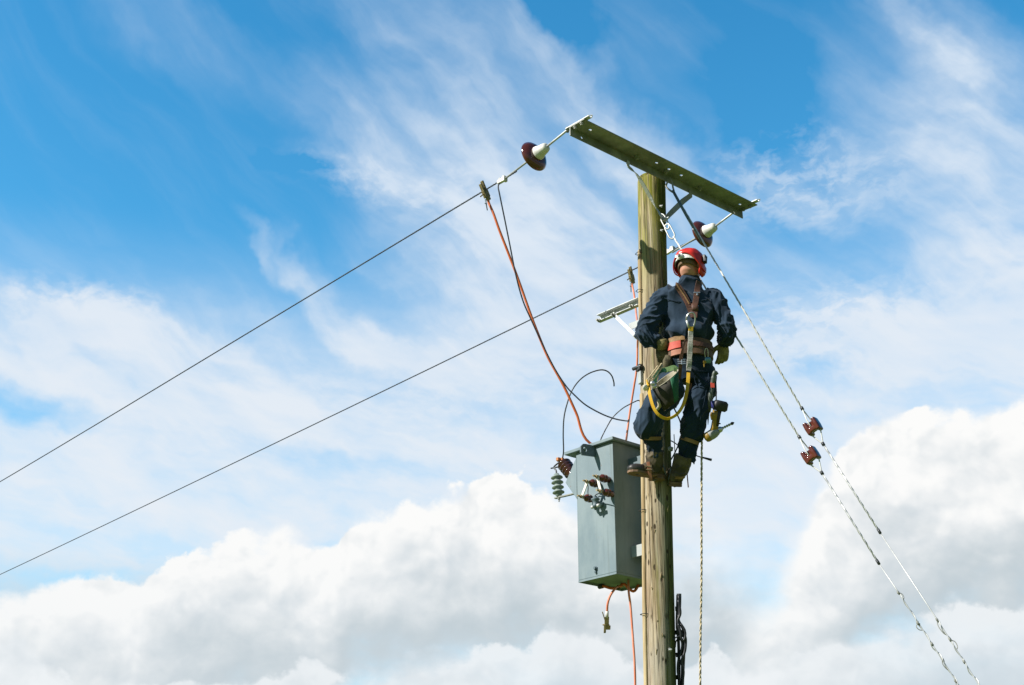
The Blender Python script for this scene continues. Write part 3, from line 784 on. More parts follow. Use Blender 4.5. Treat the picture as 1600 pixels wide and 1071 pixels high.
# ------------------------------------------------------------------ transformer on the pole
TC = PA(4.0) + E1 * 0.20 + E2 * -0.232
TC = Vector((TC.x, TC.y, 0))
TW, TD, TZ0, TZ1 = 0.390, 0.455, 3.762, 4.742
def TT(u, v, z): return TC + E1 * u + E2 * v + UP * z
def FACE(px, py): return PP(px, py, TC, E2)             # pixel on the front face
def build_transformer():
    root = thing('transformer', 'grey steel transformer tank with brown bushings, fixed behind the pole below the lineman', 'transformer', TT(TW / 2, TD / 2, TZ0))
    tk = MB()
    tri = [FACE(902.7, 714), FACE(883.3, 754.4), FACE(903.8, 779.6)]
    u3 = [(p - TC).dot(E1) for p in tri]; z3 = [p.z for p in tri]
    outline = [(0, TZ0), (TW, TZ0), (TW, z3[2]), (u3[1], z3[1]), (TW, z3[0]), (TW, TZ1), (0, TZ1)]
    tk.prism([TT(u, 0, z) for u, z in outline], E2 * TD)
    tank = tk.build('tank', M['tank'], root, bevel=0.004)
    sm = MB()   # weld seams on the front
    sm.tube([TT(TW - 0.004, -0.001, z3[2]), TT(TW - 0.004, -0.001, z3[0])], 0.0022, 6)
    sm.build('weld_seam', M['tank'], tank)
    lid = MB(); lid.box(TT(TW / 2 + 0.035, TD / 2, TZ1 + 0.013), E1 * (TW / 2 + 0.065), E2 * (TD / 2 + 0.03), UP * 0.012)
    lid.build('lid', M['tank'], root, bevel=0.003)
    # base rim
    rim = MB()
    for (c, a, b) in ((TT(TW / 2, 0.004, TZ0 - 0.008), E1 * TW / 2, E2 * 0.004), (TT(TW / 2, TD - 0.004, TZ0 - 0.008), E1 * TW / 2, E2 * 0.004),
                      (TT(0.004, TD / 2, TZ0 - 0.008), E1 * 0.004, E2 * (TD / 2 - 0.0085)), (TT(TW - 0.004, TD / 2, TZ0 - 0.008), E1 * 0.004, E2 * (TD / 2 - 0.0085))):
        rim.box(c, a, b, UP * 0.0075)
    rim.build('base_rim', M['tank'], root)
    # lifting lug on the front, edge on to the line
    b0 = FACE(930, 697); ub = (b0 - TC).dot(E1); zb = b0.z
    lug = MB(); o = TC + E1 * ub + UP * (zb - 0.085)
    lug.plate([(0.001, 0.0), (0.135, -0.015), (0.150, 0.005), (0.150, 0.05), (0.125, 0.075), (0.10, 0.08), (0.001, 0.085)], [(0.105, 0.037, 0.02)], MM, UP, o, E1 * 0.014)
    lug.build('lifting_lug', M['tank_dark'], root, bevel=0.002)
    b1 = TT(ub + 0.007, 0.30, TZ1)
    lg2 = MB(); lg2.plate([(0, 0), (0.12, 0.0), (0.12, 0.06), (0.10, 0.08), (0.02, 0.08), (0, 0.06)], [(0.06, 0.045, 0.018)], E2, UP, TT(ub, TD + 0.0, TZ1 - 0.09), E1 * 0.014)
    lg2.build('lifting_lug', M['tank_dark'], root, bevel=0.002)
    # low voltage bushings with white link bars
    tips = []
    for px, py in ((936, 757.5), (927.5, 781), (951.5, 750), (957, 772.5)):
        b = FACE(px, py); L = 0.105; q_ = 0.86
        bu = MB(); bu.lathe(b + MM * 0.001, MM, [(r * 0.88, h * 0.86) for r, h in ((0.027, 0), (0.027, 0.02), (0.024, 0.03), (0.034, 0.040), (0.034, 0.052), (0.025, 0.058), (0.025, 0.064), (0.034, 0.072), (0.032, 0.087), (0.022, 0.099), (0.014, 0.108))], 24)
        bo = bu.build('bushing', M['porcelain'], root)
        MB().lathe(b, MM, [(0.007, 0.1), (0.007, 0.165)], 8).build('stud', M['brass'], bo)
        nt = MB(); nt.lathe(b, MM, [(0.014, 0.104), (0.014, 0.114)], 6, False); nt.lathe(b, MM, [(0.014, 0.128), (0.014, 0.138)], 6, False); nt.build('nut', M['brass'], bo)
        tips.append(b + MM * 0.121)
    for a, b in ((0, 1), (2, 3)):
        MB().ribbon([tips[a] + (tips[a] - tips[b]).normalized() * 0.012, tips[b] + (tips[b] - tips[a]).normalized() * 0.012], 0.022, 0.008, MM).build('link_bar', M['whitem'], root, bevel=0.002)
    # earth bushing under them
    gb = FACE(939.5, 789)
    gk = MB(); gk.lathe(gb + MM * 0.001, MM, [(0.022, 0), (0.022, 0.03), (0.014, 0.035), (0.014, 0.05)], 16)
    gk.build('earth_boss', M['tank'], root)
    g2 = MB(); g2.lathe(gb + MM * 0.06 + UP * 0.04, -UP, [(0.014, -0.012), (0.018, 0), (0.032, 0.006), (0.032, 0.014), (0.022, 0.022), (0.020, 0.05), (0.024, 0.056), (0.024, 0.066), (0.010, 0.07), (0.008, 0.09)], 18)
    g2.build('post_insulator', M['tank_dark'], root)
    g3 = MB()
    for s_ in (-1, 1): g3.lathe(gb + MM * 0.06 - UP * 0.022 + E1 * 0.012 * s_, -E1 * s_ * -1, [(0.013, 0.0), (0.013, 0.028), (0.008, 0.03)], 10)
    g3.build('connector', M['bracket'], root)
    MB().tube(spline([tips[3] - UP * 0.01, FACE(940, 778) + MM * 0.07, FACE(939, 788) + MM * 0.06, gb + MM * 0.06 - UP * 0.02], 6), 0.004, 6).build('earth_strap', M['wire'], root)
    MB().tube(spline([tips[0] - UP * 0.012, FACE(931, 765) + MM * 0.08, FACE(930, 776) + MM * 0.07, gb + MM * 0.06 + UP * 0.045], 6), 0.0035, 6).build('earth_strap', M['wire'], root)
    # drain plug
    dp = FACE(931.5, 888.5); d = MB(); d.lathe(dp, MM, [(0.016, 0.001), (0.016, 0.010), (0.011, 0.010), (0.011, 0.022)], 6, False); d.lathe(dp - UP * 0.028, MM, [(0.009, 0.001), (0.009, 0.015)], 6, False)
    d.build('drain_plug', M['tank_dark'], root)
    # hanger brackets to the pole
    for z, h, m, ln in ((4.60, 0.035, 'tank_dark', 0.13), (3.93, 0.042, 'plate', 0.12)):
        br = MB(); c = TT(-0.001, 0.165, z)
        br.box(c + NN * ln / 2, NN * ln / 2, E2 * 0.004, UP * h)
        br.box(TT(-0.001, 0.30, z) + NN * ln / 2, NN * ln / 2, E2 * 0.004, UP * h)
        br.build('hanger_bracket', M[m], root, bevel=0.001)
    # high voltage bushing on the sloping pocket
    ax = (E1 * 0.66 + UP * 0.75).normalized()
    base = PP(894, 741, TT(0, 0.20, 0), E2)
    hv = MB(); pr = [(0.036, -0.02), (0.04, 0.0)]
    for k in range(4): h = 0.008 + k * 0.036; pr += [(0.036, h), (0.058, h + 0.010), (0.058, h + 0.016), (0.036, h + 0.028)]
    pr += [(0.03, 0.156), (0.02, 0.164)]
    hv.lathe(base, ax, pr, 28)
    ho = hv.build('high_voltage_bushing', M['dark_porcelain'], root)
    tip = base + ax * 0.165
    t = MB(); t.lathe(tip, ax, [(0.014, 0), (0.014, 0.012), (0.008, 0.013), (0.008, 0.055)], 8); t.box(tip + ax * 0.03, E1 * 0.03, E2 * 0.012, UP * 0.011); t.box(tip + ax * 0.028 + MM * 0.02, E1 * 0.012, E2 * 0.02, UP * 0.013)
    t.build('terminal', M['copper'], ho, bevel=0.002)
    # surge arrester hanging from the terminal
    at = PP(869.5, 741, TT(0, 0.20, 0), E2); ab = PP(873.5, 778, TT(0, 0.20, 0), E2); da = (ab - at).normalized(); LL = (ab - at).length
    sa = MB(); pr = [(0.02, 0.0), (0.024, 0.012)]
    for k in range(4): h = 0.016 + k * 0.042; pr += [(0.030, h), (0.047, h + 0.012), (0.048, h + 0.017), (0.030, h + 0.020), (0.027, h + 0.034)]
    pr += [(0.02, 0.186), (0.014, 0.195)]
    sa.lathe(at, da, pr, 28)
    so = sa.build('surge_arrester', M['polymer'], root)
    l = MB(); l.tube(spline([tip + ax * 0.012 + E1 * 0.02, at - da * 0.065 + E1 * 0.02, at - da * 0.03, at + da * 0.005], 6), 0.0065, 8)
    l.tube([at - da * 0.062 + E1 * 0.055, at - da * 0.055 - E1 * 0.02], 0.006, 8); l.build('arrester_lead', M['wire'], so)
    be = ab + da * -0.005
    k = MB(); k.ribbon([be + E1 * 0.045, be + E1 * 0.0, be - E1 * 0.05 - UP * 0.004, TT(TW + 0.001, 0.20, be.z - 0.02)], 0.024, 0.012, UP)
    k.lathe(be + UP * 0.012, -UP, [(0.012, 0), (0.012, 0.03), (0.006, 0.032), (0.006, 0.05)], 6, False)
    k.build('arrester_bracket', M['galv_old'], root, bevel=0.002)
    return root, tip
TRANS, HVTIP = build_transformer()

# rest of the earthing leads
dep = lambda p: (p - CAM).dot(Vector((0, CT, ST)))
back = [TT(0.20, TD + 0.05, 4.74), TT(0.20, TD + 0.045, 4.3), TT(0.20, TD + 0.03, 3.9), TT(0.20, TD - 0.06, TZ0 - 0.05)]
under = [PP(975, 913, TT(0, 0.32, 0), E2), PP(966, 918.5, TT(0, 0.28, 0), E2), PP(955, 919.5, TT(0, 0.25, 0), E2), PP(946, 917, TT(0, 0.22, 0), E2), PP(940.5, 913.5, TT(0, 0.22, 0), E2)]
under[-1].z = TZ0 - 0.012
MB().tube(spline(L1[:-1] + [L1[-1] + UP * 0.0] + back + under, 7), 0.0105, 10).build('cable', M['orange'], r1)
MB().tube([under[-1] + E1 * 0.03, under[-1] - E1 * 0.012], 0.019, 10).build('cable_end', M['black'], r1)

c2 = PP(986, 430, line_p[1][0], E2); d2 = dep(c2)
r2 = thing('earthing_lead', 'faded orange earthing lead clamped to the lower line wire, trailing down beside the pole', 'earthing lead', c2, 'orange earthing leads')
e2_ = earth_clamp(r2, c2, line_p[1][1] - line_p[1][0], P(991, 452, d2) - P(986, 430, d2), 0.95)
pts = [e2_, P(988, 446, d2 - 0.03), P(991, 462, d2 - 0.25), P(994, 490, d2 - 0.5), P(996.5, 515, 10.45), P(996, 545, 10.4), P(995, 575, 10.38), P(990, 608, 10.37), P(984, 645, 10.36), P(979, 684, 10.34)]
pts += [PP(978, 696, TT(0, TD + 0.10, 0), E2), PP(979, 760, TT(0, TD + 0.08, 0), E2), PP(981, 860, TT(0, TD + 0.04, 0), E2)]
low = [P(982, 919, 9.75), P(985, 945, 9.72), P(988, 985, 9.66), P(989.5, 1005, 9.62), P(991.5, 1035, 9.58), P(992.5, 1071, 9.55), P(992, 1120, 9.5), P(996, 1300, 9.4)]
MB().tube(spline(pts + low, 7), 0.0085, 8).build('cable', M['pink'], r2)

c3 = P(948, 972, 9.72)
r3 = thing('earthing_lead', 'short orange lead with a free brass clamp hanging below the transformer', 'earthing lead', c3, 'orange earthing leads')
q3 = [under[1] + Vector((0.03, 0, 0.012)), PP(965, 917, TT(0, 0.25, 0), E2), P(960, 921.5, 9.78), P(953.5, 931, 9.74), P(949.5, 943, 9.72), P(948.5, 955, 9.72)]
MB().tube(spline(q3, 7), 0.0085, 8).build('cable', M['pink'], r3)
MB().tube([under[1] + Vector((-0.012, 0, 0.006)), under[1] + Vector((0.012, 0, -0.004))], 0.017, 8).build('tape', M['black'], r3)
k = MB(); dn = (P(948, 975, 9.72) - P(948.5, 957, 9.72)).normalized(); sdv = Vector((1, 0, 0))
k.tube([q3[-1], q3[-1] + dn * 0.05], [0.012, 0.014], 8); k.build('sleeve', M['cap'], r3)
k = MB(); p0 = q3[-1] + dn * 0.05
k.box(p0 + dn * 0.03, sdv * 0.016, Vector((0, 0.012, 0)), dn * 0.035); k.box(p0 + dn * 0.07 + sdv * 0.004, sdv * 0.024, Vector((0, 0.012, 0)), dn * 0.014); k.box(p0 + dn * 0.08 - sdv * 0.012, sdv * 0.008, Vector((0, 0.014, 0)), dn * 0.028)
k.tube([p0 + dn * 0.02 - sdv * 0.012, p0 - dn * 0.045 - sdv * 0.034], 0.0045, 6); k.tube([p0 + dn * 0.05 - sdv * 0.03, p0 + dn * 0.05 + sdv * 0.02], 0.006, 6)
k.build('clamp', M['brass'], r3, bevel=0.003)

# thin bare wires: tail from the high voltage bushing, and two stubs near the pole
dv = dep(HVTIP)
W1 = [HVTIP + UP * 0.02] + [P(x, y, dv + t) for x, y, t in ((880.5, 705, 0), (880, 680, 0.01), (881, 655, 0.02), (885, 635, 0.03), (893, 612, 0.05), (905, 595, 0.08), (920, 584, 0.1), (937, 578.5, 0.12), (948, 580, 0.13), (955.5, 587, 0.13), (959, 597, 0.13), (959.5, 604, 0.13))]
tag(MB().tube(spline(W1, 7), 0.0055, 8).build('wire_tail', M['wire'], loc=HVTIP), 'dark wire tail arching up from the high voltage bushing and curling over', 'wire')
W2 = [PP(938, 690, TT(0, 0.42, 0), E2)] + [P(x, y, 10.33) for x, y in ((940, 684), (948, 668), (958, 652), (972, 639), (984, 632), (997, 626), (1001, 629), (1006, 634))]
tag(MB().tube(spline(W2, 7), 0.0045, 8).build('wire_tail', M['wire'], loc=W2[0]), 'thin grey wire rising behind the transformer lid towards the pole', 'wire')
W3 = [P(1044, 687, 10.1), P(1053, 691.5, 10.08), P(1062, 698, 10.06), P(1075, 706, 10.04), P(1090, 713, 10.02), P(1099, 715.5, 10.0), P(1112, 719, 9.98)]
tag(MB().tube(spline(W3, 6), [0.0045] * 26 + [0.0045 + 0.0006 * k for k in range(11)], 8).build('wire_stub', M['wire'], loc=W3[0]), 'dark wire stub poking out right of the pole behind the boots', 'wire')
W4 = [P(1046, 626, 10.1), P(1052, 636, 10.08), P(1059, 650, 10.06), P(1064, 664, 10.05), P(1064, 682, 10.05), P(1059, 698, 10.0), P(1050, 716, 9.92), P(1044, 724, 9.86)]
tag(MB().tube(spline(W4, 6), 0.0055, 8).build('wire_loop', M['blackcable'], loc=W4[0]), 'dark wire loop bowing out from the pole between the legs', 'wire')

# ------------------------------------------------------------------ small galvanised bracket on the pole
def build_bracket():
    e = PP(1003, 476, PA(5.9) + E1 * 0.1 + MM * 0.06, E2)
    zt = PP(1003, 467, PA(5.9) + MM * 0.07, E2).z
    o = PA(zt) + MM * 0.07; o = Vector((o.x, o.y, zt))
    far = PP(938, 496, o, E2); L = (far - o).dot(E1)
    root = thing('pole_bracket', 'bright galvanised channel bracket with diagonal brace on the left of the pole', 'bracket', o)
    st = 0.07
    ch = MB(); S = E1 * ((L - st) / 2); c = o + E1 * ((L + st) / 2)
    ch.box(c - UP * 0.028, S, E2 * 0.003, UP * 0.028)                       # web
    ch.box(c - UP * 0.0 + NN * 0 + MM * 0.0 + E2 * -0.023, S, E2 * 0.0195, UP * 0.003)   # top flange
    ch.box(c - UP * 0.056 + E2 * -0.023, S, E2 * 0.0195, UP * 0.003)                    # bottom flange
    ch.build('channel', M['galv'], root, bevel=0.001)
    p0 = PP(957, 490, o + MM * 0.05, E2); p1 = PP(997, 529, o + MM * 0.05, E2)
    br = MB(); br.ribbon([p0, p1], 0.028, 0.005, MM); w = (p1 - p0).normalized().cross(MM)
    br.ribbon([p0 + w * 0.014 - MM * 0.02, p1 + w * 0.014 - MM * 0.02], 0.036, 0.004, w)
    br.build('brace', M['galv'], root, bevel=0.001)
    for p in (p0 + (p1 - p0) * 0.07, p1 - (p1 - p0) * 0.05, o + E1 * (st + 0.05) - UP * 0.06 + MM * 0.043, o + E1 * (L - 0.03) - UP * 0.06 + MM * 0.043):
        b = MB(); b.lathe(p, MM, [(0.017, 0.002), (0.017, 0.014), (0.009, 0.0145), (0.009, 0.034)], 6, False)
        b.build('bolt', M['galv_old'], root)
    pl = MB(); q = PP(991, 508, o + MM * 0.02, E2)
    pl.box(q, E1 * 0.055, E2 * 0.003, UP * 0.028); pl.build('flat_plate', M['plate'], root, bevel=0.001)
    return root
build_bracket()
# earth wire clip plate and clamp at mid pole
z = PP(1000, 585, PA(5) - Vector((0, 0.1, 0)), Vector((0, 1, 0))).z
ad = Vector((-0.93, -0.37, 0)); sd = Vector((0.37, -0.93, 0))
cl = thing('cable_clip', 'pale clip plate with dark bolt on the pole edge beside the tool bag', 'clip', PA(z) + ad * 0.12)
MB().box(PA(z - 0.005) + ad * (PR(z) + 0.012), ad * 0.012, sd * 0.024, UP * 0.05).build('clip_plate', M['plate'], cl, bevel=0.004)
k = MB(); k.tube([PA(z + 0.075) + ad * (PR(z) + 0.05) - sd * 0.05, PA(z + 0.075) + ad * (PR(z) + 0.02) + sd * 0.035], 0.014, 10)
k.box(PA(z + 0.07) + ad * (PR(z) + 0.022), ad * 0.016, sd * 0.03, UP * 0.022); k.build('clip_bolt', M['wire'], cl, bevel=0.003)

# ------------------------------------------------------------------ stay wires with porcelain stay insulators
DS = Vector((1, -0.55, 0)).normalized(); NSV = Vector((0.55, 1, 0)).normalized()
def SW(px, py, o): return PP(px, py, o, NSV)
def stay_insulator(c, d, label):
    root = thing('stay_insulator', label, 'insulator', c, 'stay insulators')
    d = d.normalized(); s1 = Vector((0.75, -0.62, 0.2)); s1 = (s1 - d * s1.dot(d)).normalized(); s2 = d.cross(s1)
    mb = MB()
    for q in (-1, 1):
        mb.loft([(c + s1 * q * 0.036 + d * t, a, b, s1) for t, a, b in ((-0.05, 0.010, 0.030), (-0.044, 0.016, 0.038), (0, 0.018, 0.042), (0.044, 0.016, 0.038), (0.05, 0.010, 0.030))], 20, power=4)
    mb.loft([(c + d * t, a, b, s1) for t, a, b in ((-0.036, 0.03, 0.018), (-0.028, 0.034, 0.026), (0.028, 0.034, 0.026), (0.036, 0.03, 0.018))], 20, power=4)
    for q in (-1, 1):
        mb.loft([(c + s2 * q * 0.026 + d * (0.022 * q) + s1 * t, a, b, d) for t, a, b in ((-0.03, 0.02, 0.012), (0.03, 0.02, 0.012))], 14, power=3)
    me = fused(mb, c, 0.0035, 3)
    build_mesh(me, 'porcelain_block', M['porcelain'], root)
    return s1, s2
def build_stay(o, px_top, px_ins, px_mid, px_ten, px_end, top_pts, label, ilabel, loops):
    root = thing('stay_wire', label, 'stay wire', o, 'stay wires')
    top = SW(*px_top, o); ins = SW(*px_ins, o); d = (ins - top).normalized()
    s1, s2 = stay_insulator(ins, d, ilabel)
    k1 = ins - d * 0.16; k2 = ins + d * 0.15
    g = MB(); g.tube([top, k1], 0.0062, 8); twist(g, [top, k1], 0.0054, 0.0021, 0.19, 3, 5, 12); g.build('upper_strand', M['strand'], root)
    for p, q, sg in ((k1, s2, -1), (k2, s1, 1)):
        lp = []
        for a in [math.pi * 2 * i / 24 for i in range(25)]:
            t = 0.5 - 0.5 * math.cos(a); w_ = 0.040 * math.sin(a)
            wid = 0.5 if sg < 0 else 1.0
            lp.append(p - d * sg * (0.175 * t) * 1.0 + q * (w_ * 0.0 + 0.042 * (1 if a < math.pi else -1) * min(1, t * 1.6) * min(1.0, abs(math.sin(a)) * 1.6 + 0.0)))
        lg = MB(); lg.tube(lp, 0.0048, 6); lg.build('grip_loop', M['strand'], root)
        t = MB(); t.tube([p - d * 0.012, p + d * 0.012], 0.012, 8); t.build('whipping', M['wire'], root)
    mid = SW(*px_mid, o); ten = SW(*px_ten, o); end = SW(*px_end, o)
    g = MB(); g.tube([k2, mid], 0.0062, 8); twist(g, [k2, mid], 0.0054, 0.0021, 0.19, 3, 5, 12); g.build('lower_grip', M['galv'], root)
    ext = end + (end - ten).normalized() * 2.2
    MB().tube([mid, ten, end, ext], 0.0038, 8).build('lower_strand', M['galv'], root)
    # frayed grip with short curls and whippings
    random.seed(int(px_end[0])); n = 46; tw = []
    dd = (ext - ten).normalized(); u = dd.cross(Vector((0, 1, 0))).normalized(); w = dd.cross(u)
    Lx = (ext - ten).length
    for i in range(n * 6):
        t = i / (n * 6 - 1); a = i * 0.42
        r = 0.0055 + 0.005 * max(0, mnoise.noise(Vector((i * 0.06, px_end[0], 0)))) * 3
        tw.append(ten + dd * (Lx * t) + (u * math.cos(a) + w * math.sin(a)) * r)
    MB().tube(tw, 0.0030, 5).build('frayed_grip', M['galv'], root)
    s_ = 0.0
    while s_ < Lx - 0.1:
        kn = MB(); p = ten + dd * s_
        kn.tube([p - dd * random.uniform(0.008, 0.016), p + u * random.uniform(-.006, .006), p + dd * random.uniform(0.01, 0.02)], random.uniform(0.006, 0.0095), 6)
        if random.random() < 0.75:
            L = random.uniform(0.05, 0.14); q = random.choice((-1, 1)) * random.uniform(0.012, 0.026)
            kn.tube(spline([p, p + dd * L * 0.35 + u * q, p + dd * L * 0.8 + u * q * 0.8, p + dd * L], 5), 0.003, 5)
        kn.build('whipping', M['galv_old'], root)
        s_ += random.uniform(0.10, 0.24)
    tp = MB()
    for f in (0.0,): tp.tube([mid - d * 0.02, mid + d * 0.015], 0.010, 8)
    tp.build('whipping', M['wire'], root)
    return root, top, d
# upper stay: looped under the crossarm
oB = PP(1046, 284, QA + NN * 0.05, NN)
rB, tB, dB = build_stay(oB, (1053, 301), (1270, 667), (1374, 831), (1464, 968), (1530, 1071), None,
    'pale twisted stay wire looped under the crossarm, clear of the lineman', 'brown porcelain stay insulator in the outer stay wire, the upper of the pair', None)
lp = [oB + UP * 0.03, PP(1042, 287, oB, NSV), PP(1041, 292, oB, NSV), PP(1046, 297, oB, NSV), tB, PP(1051.5, 293, oB, NSV), PP(1050, 285, oB, NSV), oB + UP * 0.035]
MB().tube(spline(lp, 6), 0.0075, 8).build('eye', M['galv_old'], rB)
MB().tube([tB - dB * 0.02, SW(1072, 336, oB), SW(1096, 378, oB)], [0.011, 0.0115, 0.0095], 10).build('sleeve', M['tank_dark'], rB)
# lower stay: shackled to the brace bolt on the pole
oA = PBOLT + NN * 0.03
rA, tA, dA = build_stay(oA, (1052, 370), (1267, 712), (1372, 879), (1404, 926), (1498, 1071), None,
    'pale twisted stay wire shackled to the pole, passing behind the lineman', 'brown porcelain stay insulator in the inner stay wire, the lower of the pair', None)
lk = MB(); a = SW(1034, 338, oA); b = SW(1043.5, 356, oA); ud = (b - a).normalized(); sdv = ud.cross(NSV).normalized()
for k_, (p, q, wd, nv) in enumerate(((a - ud * 0.02, b + ud * 0.012, 0.020, sdv), (SW(1041, 351, oA), SW(1052, 373, oA), 0.024, sdv))):
    dd = (q - p).normalized(); L = (q - p).length; ss = (nv - dd * nv.dot(dd)).normalized()
    loop = [p + dd * (L / 2 - (L / 2 - wd) * (1 if math.cos(t) > 0 else -1) * 1.0 * 0 - math.cos(t) * L / 2) + ss * wd * math.copysign(min(1, abs(math.sin(t)) * 1.3), math.sin(t)) for t in [2 * math.pi * i / 20 for i in range(20)]]
    lk.tube(loop, 0.0062, 8, closed=True)
lk.build('shackle', M['galv'], rA)

# ------------------------------------------------------------------ hand line and black cable tails low on the pole
H = [P(1112, 590, 9.78), P(1109, 612, 9.77), P(1102, 640, 9.74), P(1097.5, 668, 9.72), P(1096.5, 700, 9.68), P(1096, 800, 9.55), P(1096, 900, 9.43), P(1094.5, 1000, 9.30), P(1094, 1071, 9.2), P(1093, 1250, 9.0)]
rope = thing('hand_line', 'thin two coloured rope hanging straight down from the lineman, clear right of the pole', 'rope', H[0])
hp = spline(H, 10)
twist(MB(), hp, 0, 0, 1) if False else None
rm = MB(); twist(rm, hp, 0.0042, 0.0046, 0.075, 2, 6, 8); rm.build('tan_strand', M['rope'], rope)
rm = MB(); twist(rm, hp, 0.0058, 0.0026, 0.075, 1, 6, 8, 0.5 * math.pi); rm.build('dark_strand', M['ropedark'], rope)

cb = thing('cable_tails', 'bundle of black cable tails taped together and hanging along the right side of the pole', 'cables', P(1062, 960, 9.45))
def cab(name, pxs, r, dd=9.46, m='blackcable'):
    MB().tube(spline([P(x, y, dd - (y - 960) * 0.0012) for x, y in pxs], 6), r, 10).build(name, M[m], cb)
cab('cable', ((1059, 930), (1058.5, 950), (1058, 975), (1060, 1000), (1061, 1040), (1061, 1110), (1060, 1300)), 0.011)
cab('cable', ((1062.5, 932), (1062, 950), (1060, 968), (1066, 980), (1069.5, 990), (1068.5, 1010), (1066.5, 1030), (1066, 1055), (1065, 1110)), 0.0105, 9.44)
cab('cable', ((1060.5, 931), (1061, 955), (1060, 980), (1063, 1000), (1066.5, 985), (1070, 985), (1070, 1000), (1069, 1025), (1067.5, 1060), (1066, 1110)), 0.008, 9.42)
cab('cable', ((1058, 960), (1060, 985), (1059, 998), (1056, 1003), (1055, 1012)), 0.005, 9.47)
cab('cable_end', ((1061, 928), (1061, 934)), 0.017, 9.45, 'wire')
cab('cable', ((1060, 938), (1063, 958), (1059, 972), (1064, 990), (1071, 996), (1070.5, 1016), (1065, 1034), (1068, 1050), (1066, 1075), (1067, 1120)), 0.0095, 9.41)
cab('cable', ((1061, 960), (1057.5, 980), (1062, 994), (1066, 1006), (1064, 1020), (1060, 1032), (1059, 1050), (1062, 1070), (1061, 1120)), 0.0085, 9.42)
cab('cable', ((1064, 975), (1069, 983), (1071, 992), (1068, 1001), (1064, 996), (1063, 986), (1060, 975)), 0.0075, 9.39)
for y in (948, 985, 1020, 1055):
    cab('tape_band', ((1059 if y > 990 else 1058, y), (1059.5 if y > 990 else 1058.5, y + 7)), 0.0155)
cab('strap', ((1050, 1000), (1057, 996), (1064, 994), (1069, 996)), 0.005, 9.40)

